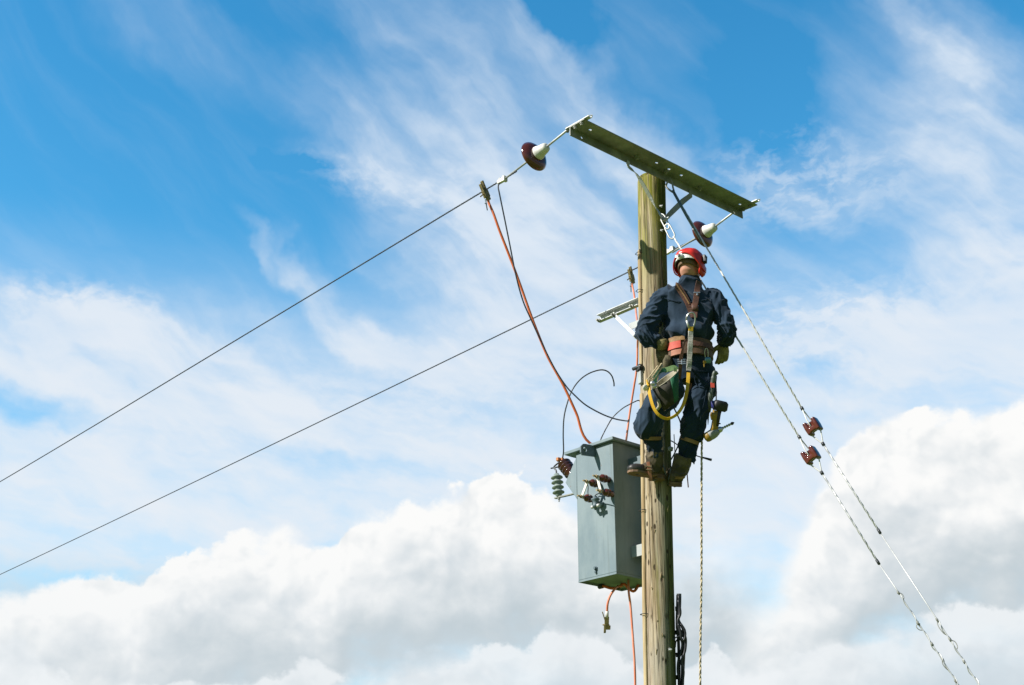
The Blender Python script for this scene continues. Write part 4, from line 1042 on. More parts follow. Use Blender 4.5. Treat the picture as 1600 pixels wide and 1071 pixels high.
# ------------------------------------------------------------------ the lineman
X1 = Vector((1, 0, 0))
AWAY = Vector((0, CT, ST)).normalized()
def build_lineman():
    org = P(1077, 566, 9.86)
    J = dict(
        headtop=P(1077, 397, 10.10), head=P(1078, 417, 10.08), nape=P(1078, 434, 10.06), neck=P(1078, 446, 10.05),
        shl=P(1036, 467, 10.02), shr=P(1114, 466, 10.03), ell=P(1008, 522, 9.88), elr=P(1137, 514, 9.90),
        wrl=P(1032, 537, 9.85), wrr=P(1131, 535, 9.97), hdl=P(1037, 556, 9.88), hdr=P(1130, 552, 9.98),
        hipl=P(1057, 584, 9.84), hipr=P(1094, 584, 9.84), knl=P(1014, 655, 9.70), knr=P(1083, 662, 9.74),
        anl=P(1022, 728, 9.71), anr=P(1062, 735, 9.72))
    # ---------------- hands: palm, four fingers and a thumb as one chain set
    def hand(wrist, palm_dir, across, palm_n, curl, scale, fat):
        """across points from the little finger to the index finger; palm_n is the side the fingers curl to."""
        f = palm_dir.normalized(); a = (across - f * across.dot(f)).normalized(); n_ = f.cross(a)
        if n_.dot(palm_n) < 0: n_ = -n_
        s_ = scale; out = []
        out.append(('palm', [(wrist - f * 0.01 * s_, 0.027 * s_ + fat, 0.020 * s_ + fat), (wrist + f * 0.02 * s_, 0.031 * s_ + fat, 0.019 * s_ + fat), (wrist + f * 0.06 * s_, 0.040 * s_ + fat, 0.017 * s_ + fat), (wrist + f * 0.092 * s_, 0.039 * s_ + fat, 0.014 * s_ + fat)], a))
        for k, (off, L) in enumerate(((0.030, 0.072), (0.010, 0.080), (-0.010, 0.074), (-0.029, 0.058))):
            p = wrist + f * 0.088 * s_ + a * off * s_; d = f + a * off * 2.0; d.normalize()
            pts = [p - f * 0.02 * s_]; ang = 0.0
            q = p.copy()
            c_ = curl * (0.85 + 0.12 * k)
            for j, fr in enumerate((0.45, 0.32, 0.25)):
                ang += c_ * (0.55, 0.85, 0.6)[j]
                dv_ = d * math.cos(ang) + n_ * math.sin(ang); pts.append(q.copy()); q = q + dv_ * L * fr * s_
            pts.append(q)
            out.append(('finger', pts, [(0.0098 * s_ + fat)] * 2 + [0.0092 * s_ + fat, 0.0084 * s_ + fat, 0.0072 * s_ + fat * 0.8]))
        p = wrist + f * 0.028 * s_ + a * 0.026 * s_ + n_ * 0.006 * s_
        t1 = p + (f * 0.6 + a * 0.75 + n_ * 0.25).normalized() * 0.042 * s_; t2 = t1 + (f * 0.85 + a * 0.3 + n_ * 0.42).normalized() * 0.034 * s_; t3 = t2 + (f * 0.9 - a * 0.05 + n_ * 0.5).normalized() * 0.026 * s_
        out.append(('finger', [p, t1, t2, t3], [0.014 * s_ + fat, 0.0125 * s_ + fat, 0.0108 * s_ + fat, 0.0085 * s_ + fat]))
        return out
    def put_hand(mb, parts):
        for h in parts:
            if h[0] == 'palm':
                mb.loft([(c, a, b, h[2]) for c, a, b in h[1]], 16)
            else:
                mb.tube(spline(h[1], 3), [x for i in range(len(h[2]) - 1) for x in [h[2][i] + (h[2][i + 1] - h[2][i]) * q / 3 for q in range(3)]] + [h[2][-1]], 10)
                mb.lathe(h[1][-1], (h[1][-1] - h[1][-2]), [(h[2][-1], -0.002), (h[2][-1] * 0.9, h[2][-1] * 0.4), (h[2][-1] * 0.5, h[2][-1] * 0.85), (0.001, h[2][-1])], 10)
    HR = dict(wrist=J['wrr'], palm_dir=P(1131, 553, 9.965) - P(1132, 534, 9.97), across=-X1 - AWAY * 0.25, palm_n=-X1 * 0.9 + AWAY * 0.75, curl=0.62)
    HL = dict(wrist=J['wrl'], palm_dir=P(1036, 566, 9.84) - P(1032, 537, 9.85), across=X1 * 0.8 - AWAY * 0.3, palm_n=AWAY * 0.9 + X1 * 0.2, curl=0.75)

    # ---------------- body: one continuous skin from crown to feet
    b = MB()
    def taper(a, c, r0, r1, n=4, k=12):
        b.loft([(a.lerp(c, i / n), r0 + (r1 - r0) * i / n, r0 + (r1 - r0) * i / n) for i in range(n + 1)], k)
    fwd = (AWAY * 0.85 + X1 * 0.50 - UP * 0.44).normalized()        # where the face looks: away, a little right and down
    hup = UP + X1 * 0.06; hup = (hup - fwd * hup.dot(fwd)).normalized(); hs = fwd.cross(hup).normalized()
    hc = J['head']
    def H(x, y, z): return hc + hs * x + fwd * y + hup * z
    b.loft([(H(0, -0.01, -0.10), 0.045, 0.05, hs), (H(0, -0.005, -0.075), 0.062, 0.078, hs), (H(0, 0, -0.03), 0.072, 0.092, hs), (H(0, -0.004, 0.02), 0.078, 0.099, hs),
            (H(0, -0.006, 0.065), 0.074, 0.094, hs), (H(0, -0.008, 0.098), 0.055, 0.07, hs), (H(0, -0.008, 0.112), 0.02, 0.03, hs)], 24)
    b.loft([(H(0, 0.05, -0.11), 0.028, 0.03, hs), (H(0, 0.06, -0.085), 0.045, 0.045, hs), (H(0, 0.055, -0.05), 0.055, 0.05, hs), (H(0, 0.05, 0.0), 0.06, 0.05, hs)], 16)     # jaw
    b.loft([(H(0, 0.105, -0.035), 0.016, 0.014, hs), (H(0, 0.112, -0.028), 0.015, 0.016, hs), (H(0, 0.095, 0.012), 0.009, 0.012, hs)], 10)                             # nose
    b.loft([(H(-0.02, 0.095, -0.064), 0.006, 0.006, hup), (H(0, 0.103, -0.064), 0.010, 0.008, hup), (H(0.02, 0.095, -0.064), 0.006, 0.006, hup)], 8)                     # lips
    for s_ in (-1, 1):
        b.loft([(H(0.071 * s_, -0.004, -0.046), 0.005, 0.010, hs), (H(0.078 * s_, -0.010, -0.03), 0.009, 0.016, hs), (H(0.084 * s_, -0.016, -0.008), 0.010, 0.021, hs), (H(0.083 * s_, -0.018, 0.012), 0.008, 0.018, hs), (H(0.077 * s_, -0.014, 0.022), 0.004, 0.008, hs)], 12)   # ears
        b.loft([(H(0.03 * s_ - 0.018, 0.086, 0.018), 0.006, 0.008, hup), (H(0.03 * s_, 0.094, 0.02), 0.009, 0.010, hup), (H(0.03 * s_ + 0.018, 0.084, 0.018), 0.006, 0.008, hup)], 8)   # brows
        b.loft([(H(0.031 * s_, 0.078, -0.004), 0.010, 0.008, hs), (H(0.031 * s_, 0.086, -0.002), 0.010, 0.008, hs)], 8)                                                    # eyelids
    b.loft([(J['neck'] - UP * 0.05, 0.075, 0.07), (J['neck'], 0.062, 0.062), (J['nape'] + fwd * 0.005, 0.063, 0.063), (J['nape'].lerp(hc, 0.6) + fwd * 0.01, 0.064, 0.066)], 18)
    b.loft([(P(1076, 595, 9.83), 0.12, 0.085), (P(1076, 560, 9.87), 0.14, 0.09), (P(1076, 535, 9.92), 0.13, 0.085), (P(1075, 500, 9.98), 0.15, 0.095), (P(1075, 470, 10.02), 0.165, 0.085), (P(1077, 452, 10.04), 0.10, 0.065)], 20)
    for k in ('l', 'r'):
        taper(J['sh' + k], J['el' + k], 0.05, 0.038); taper(J['el' + k], J['wr' + k], 0.038, 0.027)
        taper(J['hip' + k], J['kn' + k], 0.078, 0.052); taper(J['kn' + k], J['an' + k], 0.05, 0.037)
    put_hand(b, hand(scale=1.0, fat=0.0, **HR)); put_hand(b, hand(scale=1.0, fat=0.0, **HL))
    # feet
    FL = dict(heel=P(1030, 738, 9.74), toe=P(991, 731, 9.66)); FR = dict(heel=P(1057, 747, 9.70), toe=P(1046, 742, 9.90))
    for k, ft in (('l', FL), ('r', FR)):
        a = J['an' + k]
        b.loft([(ft['heel'], 0.03, 0.03), (ft['heel'].lerp(ft['toe'], 0.35), 0.034, 0.032), (ft['heel'].lerp(ft['toe'], 0.9), 0.036, 0.018)], 12)
        taper(a, ft['heel'].lerp(ft['toe'], 0.12), 0.037, 0.034)
    me = fused(b, org, 0.0055, 4)
    person = bpy.data.objects.new('person', me); me.materials.append(M['skin']); person.location = org; COL.objects.link(person)
    tag(person, 'lineman in navy boiler suit and red helmet standing on the pole, back turned', 'person')
    eyes = MB()
    for s_ in (-1, 1):
        eyes.lathe(H(0.031 * s_, 0.084, -0.002), fwd, [(0.001, -0.011), (0.009, -0.006), (0.011, 0), (0.009, 0.006), (0.001, 0.011)], 12)
    eyes.build('eyes', M['white'], person)

    # ---------------- boiler suit
    s = MB()
    def bend(pts, radii, k=18, sub=5, flat=1.0):
        cs = spline(pts, sub); rr = []
        for i in range(len(radii) - 1): rr += [radii[i] + (radii[i + 1] - radii[i]) * q / sub for q in range(sub)]
        rr.append(radii[-1])
        s.loft([(c, r, r * flat) for c, r in zip(cs, rr)], k)
    s.loft([(P(1077, 600, 9.80), 0.115, 0.10), (P(1077, 588, 9.82), 0.150, 0.115), (P(1077, 566, 9.855), 0.166, 0.118), (P(1076, 548, 9.885), 0.160, 0.114), (P(1075, 535, 9.905), 0.162, 0.118),
            (P(1074, 520, 9.93), 0.180, 0.130), (P(1074, 500, 9.965), 0.190, 0.132), (P(1074, 480, 9.99), 0.200, 0.124), (P(1075, 466, 10.01), 0.186, 0.106), (P(1076.5, 455, 10.025), 0.138, 0.088), (P(1077.5, 446, 10.035), 0.092, 0.072), (P(1078, 440, 10.045), 0.074, 0.068)], 32, power=2.3)
    bend([P(1058, 458, 10.02), P(1034, 470, 10.0), P(1020, 495, 9.94), J['ell'] + X1 * 0.004, P(1018, 530, 9.86), J['wrl'] - X1 * 0.012], [0.06, 0.078, 0.078, 0.074, 0.060, 0.042])
    bend([P(1098, 458, 10.02), P(1115, 470, 10.0), P(1126, 490, 9.95), J['elr'] - X1 * 0.006, P(1134.5, 524, 9.93), J['wrr'] - UP * 0.0], [0.06, 0.074, 0.070, 0.066, 0.058, 0.049])
    bend([J['hipl'] + UP * 0.03, P(1046, 610, 9.76), P(1024, 636, 9.68), P(1015, 656, 9.665), P(1014.5, 672, 9.67), P(1018, 682, 9.68), P(1021, 694, 9.69), P(1023.5, 712, 9.70)], [0.098, 0.102, 0.100, 0.103, 0.100, 0.064, 0.064, 0.056])
    bend([J['hipr'] + UP * 0.03, P(1096, 610, 9.78), P(1089, 640, 9.74), P(1083.5, 660, 9.715), P(1081, 677, 9.71), P(1077.5, 688, 9.71), P(1074.5, 702, 9.71), P(1070, 716, 9.715)], [0.098, 0.098, 0.090, 0.087, 0.086, 0.066, 0.066, 0.056])
    s.loft([(P(1082, 700, 9.68), 0.022, 0.02), (P(1084, 712, 9.67), 0.022, 0.015), (P(1084.5, 727, 9.665), 0.012, 0.010)], 12)      # loose trouser hem
    sm = fused(s, org, 0.0055, 5)
    torso_y = lambda z: 0
    wz = P(1075, 536, 9.905).z
    bones = [('arm', J['shl'], J['ell'], .3), ('arm', J['ell'], J['wrl'], .3), ('arm', J['shr'], J['elr'], .3), ('arm', J['elr'], J['wrr'], .3),
             ('leg', J['hipl'], J['knl'], .3), ('leg', J['knl'], J['anl'], .3), ('leg', J['hipr'], J['knr'], .3), ('leg', J['knr'], J['anr'], .3), ('torso', P(1077, 590, 9.82), P(1076, 462, 10.01), .5)]
    def ridge(v): return (1 - min(1.0, abs(v) * 2.6)) ** 1.5
    nz = mnoise.noise
    nrm = [v.normal.copy() for v in sm.vertices]
    for v in sm.vertices:
        p = v.co + org; best = None; w_sum = 0.0; d_sum = 0.0
        for kind, a, c, _ in bones:
            ab = c - a; t = max(0.0, min(1.0, (p - a).dot(ab) / ab.length_squared)); q = a + ab * t; d = (p - q).length
            d /= (0.17 if kind == 'torso' else 0.075 if kind == 'arm' else 0.09)
            w = 1.0 / (0.02 + d ** 6)
            r = p - q; s_ = t * ab.length
            if kind == 'arm':
                near = max(math.exp(-((p - J['ell']).length / 0.11) ** 2), math.exp(-((p - J['elr']).length / 0.11) ** 2), 0.55)
                u = r.normalized()
                f = (ridge(nz(Vector((s_ * 16 + u.x * 1.6 + u.z * 1.2, u.x * 1.1, u.y * 1.1 + a.x * 3)))) - 0.45) * 0.036 * near
                f += ridge(nz(Vector((p.x * 9, p.y * 9, p.z * 9 + 4)))) * 0.010
            elif kind == 'leg':
                kn = max(math.exp(-((p - J['knl']).length / 0.14) ** 2), math.exp(-((p - J['knr']).length / 0.14) ** 2), 0.35)
                lo_ = max(math.exp(-((p - J['anl']).length / 0.12) ** 2), math.exp(-((p - J['anr']).length / 0.12) ** 2))
                u = r.normalized()
                f = (ridge(nz(Vector((s_ * 13 + u.x * 2.2, u.x * 1.3 + 5, u.y * 1.3 + a.x * 5)))) - 0.4) * 0.034 * max(kn, lo_)
                f += (ridge(nz(Vector((p.x * 8, p.y * 8, p.z * 4 + 14)))) - 0.4) * 0.016
            else:
                f = (ridge(nz(Vector((p.x * 8.5 + 0.8 * nz(p * 3), p.z * 2.4, p.y * 3)))) - 0.4) * 0.030
                f += (ridge(nz(Vector(((p.x + p.z) * 5.5, (p.x - p.z) * 1.6, 3.3)))) - 0.4) * 0.024
                f += 0.022 * math.exp(-((p.z - wz - 0.055) / 0.045) ** 2) - 0.012 * math.exp(-((p.z - wz + 0.03) / 0.05) ** 2)
                f += 0.010 * math.exp(-((p.z - wz - 0.05) / 0.06) ** 2) * ridge(nz(Vector((p.x * 14, p.z * 5, 8))))
            w_sum += w; d_sum += w * f
        v.co += nrm[v.index] * (d_sum / w_sum)
    suit = build_mesh(sm, 'boiler_suit', M['suit'], person)
    # collar, cuffs
    cr = []; n = 40
    for prof in ((-0.012, 0.094), (0.014, 0.086), (0.048, 0.078), (0.054, 0.072), (0.046, 0.066), (0.01, 0.066)):
        ring = []
        for j in range(n):
            a = 2 * math.pi * j / n
            u = X1 * math.cos(a) + Vector((0, 1, 0)) * math.sin(a)
            lift = 0.022 * max(0, -math.sin(a)) - 0.03 * max(0, math.sin(a)) + 0.003 * math.sin(a * 5 + 1)
            ring.append(P(1078, 444, 10.045) + u * prof[1] * (1.06 if abs(math.cos(a)) > .7 else 1.0) + UP * (prof[0] + lift - 0.014) + Vector((0, 0.012, 0)))
        cr.append(ring)
    MB().rings(cr).build('collar', M['suit'], suit, sub=1)
    for w, d, r in ((J['wrl'], (J['wrl'] - J['ell']).normalized(), 0.041), (J['wrr'], (J['wrr'] - P(1134.5, 524, 9.93)).normalized(), 0.046)):
        MB().lathe(w, d, [(r * 0.95, -0.03), (r * 1.08, -0.024), (r * 1.06, -0.006), (r * 1.1, 0.008), (r * 1.02, 0.012), (r * 0.8, 0.006)], 24).build('cuff', M['suit'], suit)
    # ---------------- gloves
    for hd, m_, cuffm in ((HR, 'glove', 'glove'), (HL, 'glove', 'glove_dark')):
        gm = MB(); put_hand(gm, hand(scale=1.08, fat=0.0035, **hd))
        f = hd['palm_dir'].normalized(); w = hd['wrist']
        gm.lathe(w - f * 0.02, f, [(0.030, -0.02), (0.040, -0.015), (0.037, 0.01), (0.031, 0.03), (0.031, 0.045), (0.02, 0.06)], 16)
        build_mesh(fused(gm, org, 0.0042, 2), 'glove', M[cuffm if cuffm == 'glove_dark' else m_], person)
    cf = MB(); f = HL['palm_dir'].normalized(); cf.lathe(J['wrl'] + f * 0.004 - AWAY * 0.006 + X1 * 0.008, f, [(0.030, -0.035), (0.051, -0.03), (0.047, 0.01), (0.038, 0.04), (0.028, 0.045)], 18)
    cf.build('glove_cuff', M['glove'], person)

    # ---------------- helmet
    hz = MB(); n = 44; prof = []
    hcn = H(0, -0.004, 0.018)
    rings = []
    for i in range(15):
        ph = math.radians(90 - i * 90 / 14)
        ring = []
        for j in range(n):
            a = 2 * math.pi * j / n
            rx, ry, rz = 0.112, 0.130, 0.125
            x = rx * math.cos(ph) * math.cos(a); y = ry * math.cos(ph) * math.sin(a); z = rz * math.sin(ph)
            # stepped ridges running over the shell
            rid = 1.0 + 0.030 * (1 if 0.42 < abs(math.cos(ph) * math.cos(a)) < 0.66 and ph > 0.18 else 0)
            rid *= 1.035 if 0.12 < ph < 0.75 else 1.0
            x *= rid; y *= rid if a > math.pi else 1.0; z *= rid
            if i == 14:      # lower rim: deeper at the sides, cut high at the nape
                z += -0.022 - (0.050 if math.cos(a) > 0 else 0.034) * abs(math.cos(a)) ** 3 + 0.050 * max(0, -math.sin(a)) ** 1.5
                x *= 1.03; y *= 1.02
            ring.append(hcn + hs * x + fwd * y + hup * z)
        rings.append(ring)
    inner = [[hcn + (p - hcn) * 0.955 for p in r] for r in rings[::-1]]
    hz.rings(rings + inner)
    hel = hz.build('helmet', M['helmet'], person, sub=1)
    rm = MB(); rim = [p + (p - hcn).normalized() * 0.002 for p in rings[-1]]; rm.tube(rim, 0.0055, 8, closed=True); rm.build('rim', M['helmet'], hel)
    # side cheek guard on the right, ear clip, white cradle with adjuster
    ck = MB(); ck.loft([(H(0.100, 0.015, 0.0), 0.010, 0.055, hs), (H(0.101, 0.012, -0.03), 0.012, 0.054, hs), (H(0.097, 0.008, -0.065), 0.011, 0.046, hs), (H(0.090, 0.004, -0.092), 0.006, 0.028, hs)], 18, power=3)
    ck.build('cheek_guard', M['helmet'], hel)
    ck = MB(); ck.loft([(H(-0.100, 0.045, 0.0), 0.010, 0.045, hs), (H(-0.101, 0.042, -0.025), 0.011, 0.040, hs), (H(-0.097, 0.040, -0.05), 0.007, 0.028, hs)], 18, power=3)
    ck.build('cheek_guard', M['helmet'], hel)
    cl = MB(); cl.box(H(0.122, -0.005, 0.035), hs * 0.012, fwd * 0.022, hup * 0.03); cl.box(H(0.130, -0.012, 0.022), hs * 0.010, fwd * 0.012, hup * 0.016); cl.build('ear_clip', M['black'], hel, bevel=0.004)
    band = [H(0.108 * math.sin(a), -0.138 * math.cos(a) + 0.008, 0.002 + 0.016 * math.cos(a)) for a in [math.radians(-72 + 9 * i) for i in range(17)]]
    MB().ribbon(band, [0.018 + 0.020 * math.exp(-((i - 8) / 3.2) ** 2) for i in range(17)], 0.005, [(p - H(0, 0, 0.01)).normalized() for p in band]).build('cradle', M['white'], hel)
    kb = H(-0.014, -0.135, 0.016); kd = (-fwd - hs * 0.1).normalized()
    k = MB(); k.lathe(kb, kd, [(0.026, 0), (0.026, 0.006), (0.018, 0.008), (0.018, 0.018), (0.006, 0.02)], 14); k.box(kb + hup * 0.026, hs * 0.012, fwd * 0.004, hup * 0.014); k.box(kb - hs * 0.03 + hup * 0.008, hs * 0.012, fwd * 0.004, hup * 0.01)
    k.build('adjuster', M['white'], hel)
    MB().lathe(kb + kd * 0.0185, kd, [(0.012, 0), (0.012, 0.005), (0.004, 0.006)], 12).build('adjuster_knob', M['black'], hel)
    band2 = [p - hup * 0.013 - (p - H(0, 0, 0)).normalized() * 0.006 for p in band]
    MB().ribbon(band2, 0.008, 0.005, [(p - H(0, 0, 0)).normalized() for p in band2]).build('sweatband', M['black'], hel)
    # cropped hair under the helmet
    hr = []
    for z, k in ((0.06, 1.02), (0.03, 1.03), (0.004, 1.03), (-0.014, 1.015), (-0.029, 0.995)):
        ring = []
        for i in range(25):
            a = math.radians(-100 + 200 * i / 24)
            ring.append(H(0.079 * k * math.sin(a), -0.006 - 0.101 * k * math.cos(a), z - 0.012 * abs(math.sin(a)) ** 2))
        hr.append(ring)
    hm = MB(); m_ = 25
    hm.add([p for r in hr for p in r], [[i * m_ + j, i * m_ + j + 1, (i + 1) * m_ + j + 1, (i + 1) * m_ + j] for i in range(4) for j in range(m_ - 1)])
    ho = hm.build('hair', M['hair'], person); so = ho.modifiers.new('t', 'SOLIDIFY'); so.thickness = 0.006

    # ---------------- harness: drape straps over the back by ray casting on the suit
    from mathutils.bvhtree import BVHTree
    bv = BVHTree.FromPolygons([v.co + org for v in sm.vertices], [list(p.vertices) for p in sm.polygons])
    def on_back(px, py, lift=0.006):
        d = ray(px, py).normalized(); hit = bv.ray_cast(CAM, d)
        if hit[0] is None:
            q = bv.find_nearest(P(px, py, 9.9)); return q[0] + q[1] * lift, q[1]
        return hit[0] + hit[1] * lift, hit[1]
    def strap(pxs, width, m_, name, parent, lift=0.007, thick=0.005, sub=3, smoothing=True):
        px = spline([Vector((x, y, 0)) for x, y in pxs], sub)
        pn = [on_back(q.x, q.y, lift) for q in px]
        ps = [p for p, _ in pn]; ns = [n_ for _, n_ in pn]
        for _ in range(3):
            ps = [ps[0]] + [(ps[i - 1] + ps[i] * 2 + ps[i + 1]) / 4 for i in range(1, len(ps) - 1)] + [ps[-1]]
            ns = [ns[0]] + [(ns[i - 1] + ns[i] * 2 + ns[i + 1]).normalized() for i in range(1, len(ns) - 1)] + [ns[-1]]
        ps = [p - ray(1075, 500).normalized() * 0.006 for p in ps]
        return MB().ribbon(ps, width, thick, ns).build(name, M[m_], parent, bevel=0.0012), ps, ns
    hn = MB(); 
    st1, ps1, _ = strap(((1053, 442), (1057, 446), (1063, 454), (1069, 464), (1074, 474), (1080, 487), (1084, 496)), 0.046, 'leather', 'shoulder_strap', person)
    st2, ps2, _ = strap(((1091, 440), (1090, 446), (1089, 454), (1087.5, 466), (1086, 478), (1085, 490), (1084.5, 498)), 0.042, 'leather', 'shoulder_strap', person, 0.010)
    strap(((1057, 446), (1064, 455), (1070, 465), (1076, 477)), 0.010, 'tan', 'strap_edge', st1, 0.013)
    for (x, y) in ((1088, 460), (1085.5, 481)):
        bk = MB(); p, n_ = on_back(x, y, 0.02); w = X1; u = w.cross(n_).normalized()
        bk.box(p, w * 0.024, u * 0.004, n_ * 0.006); bk.box(p + u * 0.018, w * 0.006, u * 0.008, n_ * 0.008)
        bk.build('buckle', M['steel'], st2, bevel=0.001)
    lp, _n = on_back(1084.5, 484, 0.02)
    MB().loft([(lp + UP * 0.03, 0.024, 0.010), (lp, 0.026, 0.014), (lp - UP * 0.03, 0.024, 0.012)], 12, power=4).build('strap_keeper', M['leather'], person)
    # seams: yoke and back pockets as raised double-stitched welts
    for pxs, nm in ((((1038, 466), (1050, 470), (1075, 473), (1098, 470), (1110, 466)), 'yoke_seam'), (((1076, 474), (1076.5, 486)), 'back_seam'),
                    (((1084, 580), (1096, 581), (1108, 580)), 'pocket_flap'), (((1085, 581), (1086, 600), (1096, 606), (1106, 600), (1107, 581)), 'pocket_seam'), (((1107, 592), (1101, 625), (1095, 650), (1092, 672)), 'leg_seam')):
        strap(pxs, 0.012 if nm == 'pocket_flap' else 0.006, 'suit', nm, suit, 0.003, 0.004)
    # ---------------- belt
    def belt_ring(py, half, grow, m_, name, a0_=0.0, a1_=360.0, thick=0.012, parent=person, n=56):
        c = P(1076, py, 9.885 - (py - 548) * 0.0013); rings = []
        full = (a1_ - a0_) >= 359
        pts = []; nv = []
        for j in range(n + (0 if full else 1)):
            a = math.radians(a0_ + (a1_ - a0_) * j / n)
            dx, dy = math.cos(a), math.sin(a)
            rx, ry = 0.165 + grow, 0.127 + grow
            x = rx * math.copysign(abs(dx) ** 0.87, dx); y = ry * math.copysign(abs(dy) ** 0.87, dy)
            pts.append(c + X1 * x + Vector((0, 1, 0)) * y + UP * (0.004 * math.sin(a * 3))); nv.append((X1 * dx / rx + Vector((0, 1, 0)) * dy / ry).normalized())
        rr = []
        for p, q in zip(pts, nv):
            rr.append([p + UP * half + q * thick * 0.2, p + UP * half * 0.94 + q * thick, p - UP * half * 0.94 + q * thick, p - UP * half + q * thick * 0.2, p - UP * half - q * thick * 0.3, p + UP * half - q * thick * 0.3])
        o = MB().rings(rr, not full, True, full).build(name, M[m_], parent); o.modifiers.new('e', 'EDGE_SPLIT').split_angle = math.radians(35); return o
    belt = belt_ring(551, 0.066, 0.0, 'brown_belt', 'belt')
    belt_ring(539, 0.020, 0.010, 'tan', 'belt_pad', 212, 258, 0.006, belt, 20)
    belt_ring(548.5, 0.030, 0.013, 'redpad', 'belt_pad', 210, 249, 0.007, belt, 20)
    belt_ring(560, 0.022, 0.012, 'salmon', 'belt_pad', 222, 252, 0.006, belt, 20)
    belt_ring(549, 0.018, 0.013, 'leather', 'belt_strap', 262, 372, 0.005, belt, 30)
    bz = MB(); c = P(1065, 565, 9.70)
    for k in range(3): bz.box(c + UP * (0.014 - k * 0.016), X1 * 0.028, Vector((0, 0.006, 0)), UP * 0.004)
    bz.box(c, X1 * 0.004, Vector((0, 0.008, 0)), UP * 0.026); bz.build('belt_buckle', M['steel'], belt, bevel=0.001)
    MB().ribbon([P(1071, 530, 9.72), P(1067, 545, 9.705), P(1064, 560, 9.70), P(1063, 575, 9.70), P(1062, 592, 9.71)], [0.012, 0.016, 0.026, 0.026, 0.018], 0.006, -AWAY).build('belt_tail', M['leather'], belt)
    pouch = MB(); pouch.loft([(P(1044, 556, 9.80), 0.020, 0.02), (P(1043, 564, 9.79), 0.034, 0.026), (P(1043, 574, 9.79), 0.038, 0.026), (P(1043, 581, 9.80), 0.030, 0.020)], 16, power=3)
    pouch.build('tool_pouch', M['glove_dark'], belt)

    # ---------------- boots, gaiter straps and climbing irons
    def boot(ank, top, ft, side, name, low):
        a = J['an' + ank]; h, t = ft['heel'], ft['toe']; d = (t - h).normalized(); fl = d.cross(UP).normalized(); up = fl.cross(d).normalized()
        if up.z < 0: up = -up
        L = (t - h).length
        def F(x, y, z): return h + d * (x * L) + fl * y + up * z
        bm_ = MB()
        bm_.loft([(top, 0.068, 0.070), (top.lerp(a, 0.5), 0.066, 0.070), (a, 0.062, 0.068), (a.lerp(h, 0.55) + d * 0.02, 0.060, 0.076)], 20)
        bm_.loft([(F(-0.16, 0, -0.005), 0.026, 0.028, fl), (F(-0.08, 0, 0.0), 0.046, 0.044, fl), (F(0.15, 0, 0.012), 0.052, 0.060, fl), (F(0.45, 0, 0.008), 0.052, 0.056, fl), (F(0.72, 0, -0.010), 0.048, 0.036, fl), (F(0.98, 0, -0.008), 0.047, 0.036, fl), (F(1.12, 0, -0.012), 0.038, 0.028, fl), (F(1.22, 0, -0.018), 0.018, 0.012, fl)], 22, power=2.4)
        bme = fused(bm_, org, 0.006, 4)
        for v in bme.vertices:
            p = v.co + org
            v.co += v.normal * ((ridge(nz(Vector((p.x * 14, p.y * 14, p.z * 24)))) - 0.4) * 0.006)
        bo = build_mesh(bme, 'boot', M['boot'], person)
        tc = MB(); tc.loft([(F(0.70, 0, -0.008), 0.0495, 0.0385, fl), (F(0.86, 0, -0.008), 0.051, 0.039, fl), (F(1.0, 0, -0.009), 0.0495, 0.037, fl), (F(1.13, 0, -0.012), 0.041, 0.031, fl), (F(1.20, 0, -0.015), 0.028, 0.021, fl), (F(1.235, 0, -0.018), 0.010, 0.008, fl)], 22, power=2.4)
        tc.build('toe_cap', M['toe'], bo)
        so = []
        for x, w in ((-0.17, 0.016), (-0.14, 0.034), (-0.04, 0.043), (0.2, 0.044), (0.45, 0.042), (0.75, 0.050), (1.0, 0.049), (1.15, 0.038), (1.24, 0.016)): so.append((x, w))
        outline = [F(x, w, -0.046) for x, w in so] + [F(x, -w, -0.046) for x, w in so[::-1]]
        sl_ = MB(); sl_.prism(outline, up * 0.018); sl_.build('sole', M['sole'], bo, bevel=0.003)
        he = MB(); outline = [F(x, w, -0.0625) for x, w in so[:4]] + [F(x, -w, -0.0625) for x, w in so[:4][::-1]]
        he.prism(outline, up * 0.016); he.build('heel', M['sole'], bo, bevel=0.003)
        # straps round the ankle and the instep
        c1_ = a.lerp(h, 0.62); rr = [c1_ + d * 0.012 + (d * math.cos(q) * 0.062 + fl * math.sin(q) * 0.056 + up * (0.016 * math.cos(q))) for q in [2 * math.pi * i / 26 for i in range(26)]]
        MB().ribbon(rr + rr[:1], 0.020, 0.005, [(p - c1_).normalized() for p in rr + rr[:1]]).build('ankle_strap', M['tan'], bo)
        rr = [F(0.40, 0, 0.0) + (fl * math.cos(q) * 0.051 + up * math.sin(q) * 0.052 + d * (-0.03 * math.sin(q))) for q in [math.radians(-30 + 12 * i) for i in range(21)]]
        MB().ribbon(rr, 0.022, 0.005, [(p - F(0.40, 0, 0)).normalized() for p in rr]).build('instep_strap', M['tan'], bo)
        # steel shank of the climbing iron on the inner side, stirrup under the boot, gaff
        sgn = side
        k0 = a.lerp(J['kn' + ank], 0.62) + fl * sgn * 0.0
        s1_ = top + X1 * 0.066 * low + UP * 0.02; s2_ = a + X1 * 0.060 * low; s3_ = F(0.18, 0, -0.05) + X1 * 0.050 * low
        ir = MB(); ir.ribbon([s1_ + UP * 0.14, s1_, s2_, s3_, s3_ - UP * 0.01 - X1 * low * 0.03, F(0.2, 0, -0.068), F(0.2, 0, -0.066) - X1 * 0.045 * low], 0.013, 0.005, X1)
        ir.tube([s2_ + UP * 0.02, s2_ - UP * 0.035 + X1 * low * 0.012, s2_ - UP * 0.075 + X1 * low * 0.026], [0.008, 0.007, 0.002], 8)
        ir.build('climbing_iron', M['tool'], bo, bevel=0.001)
        return bo, d, fl, up
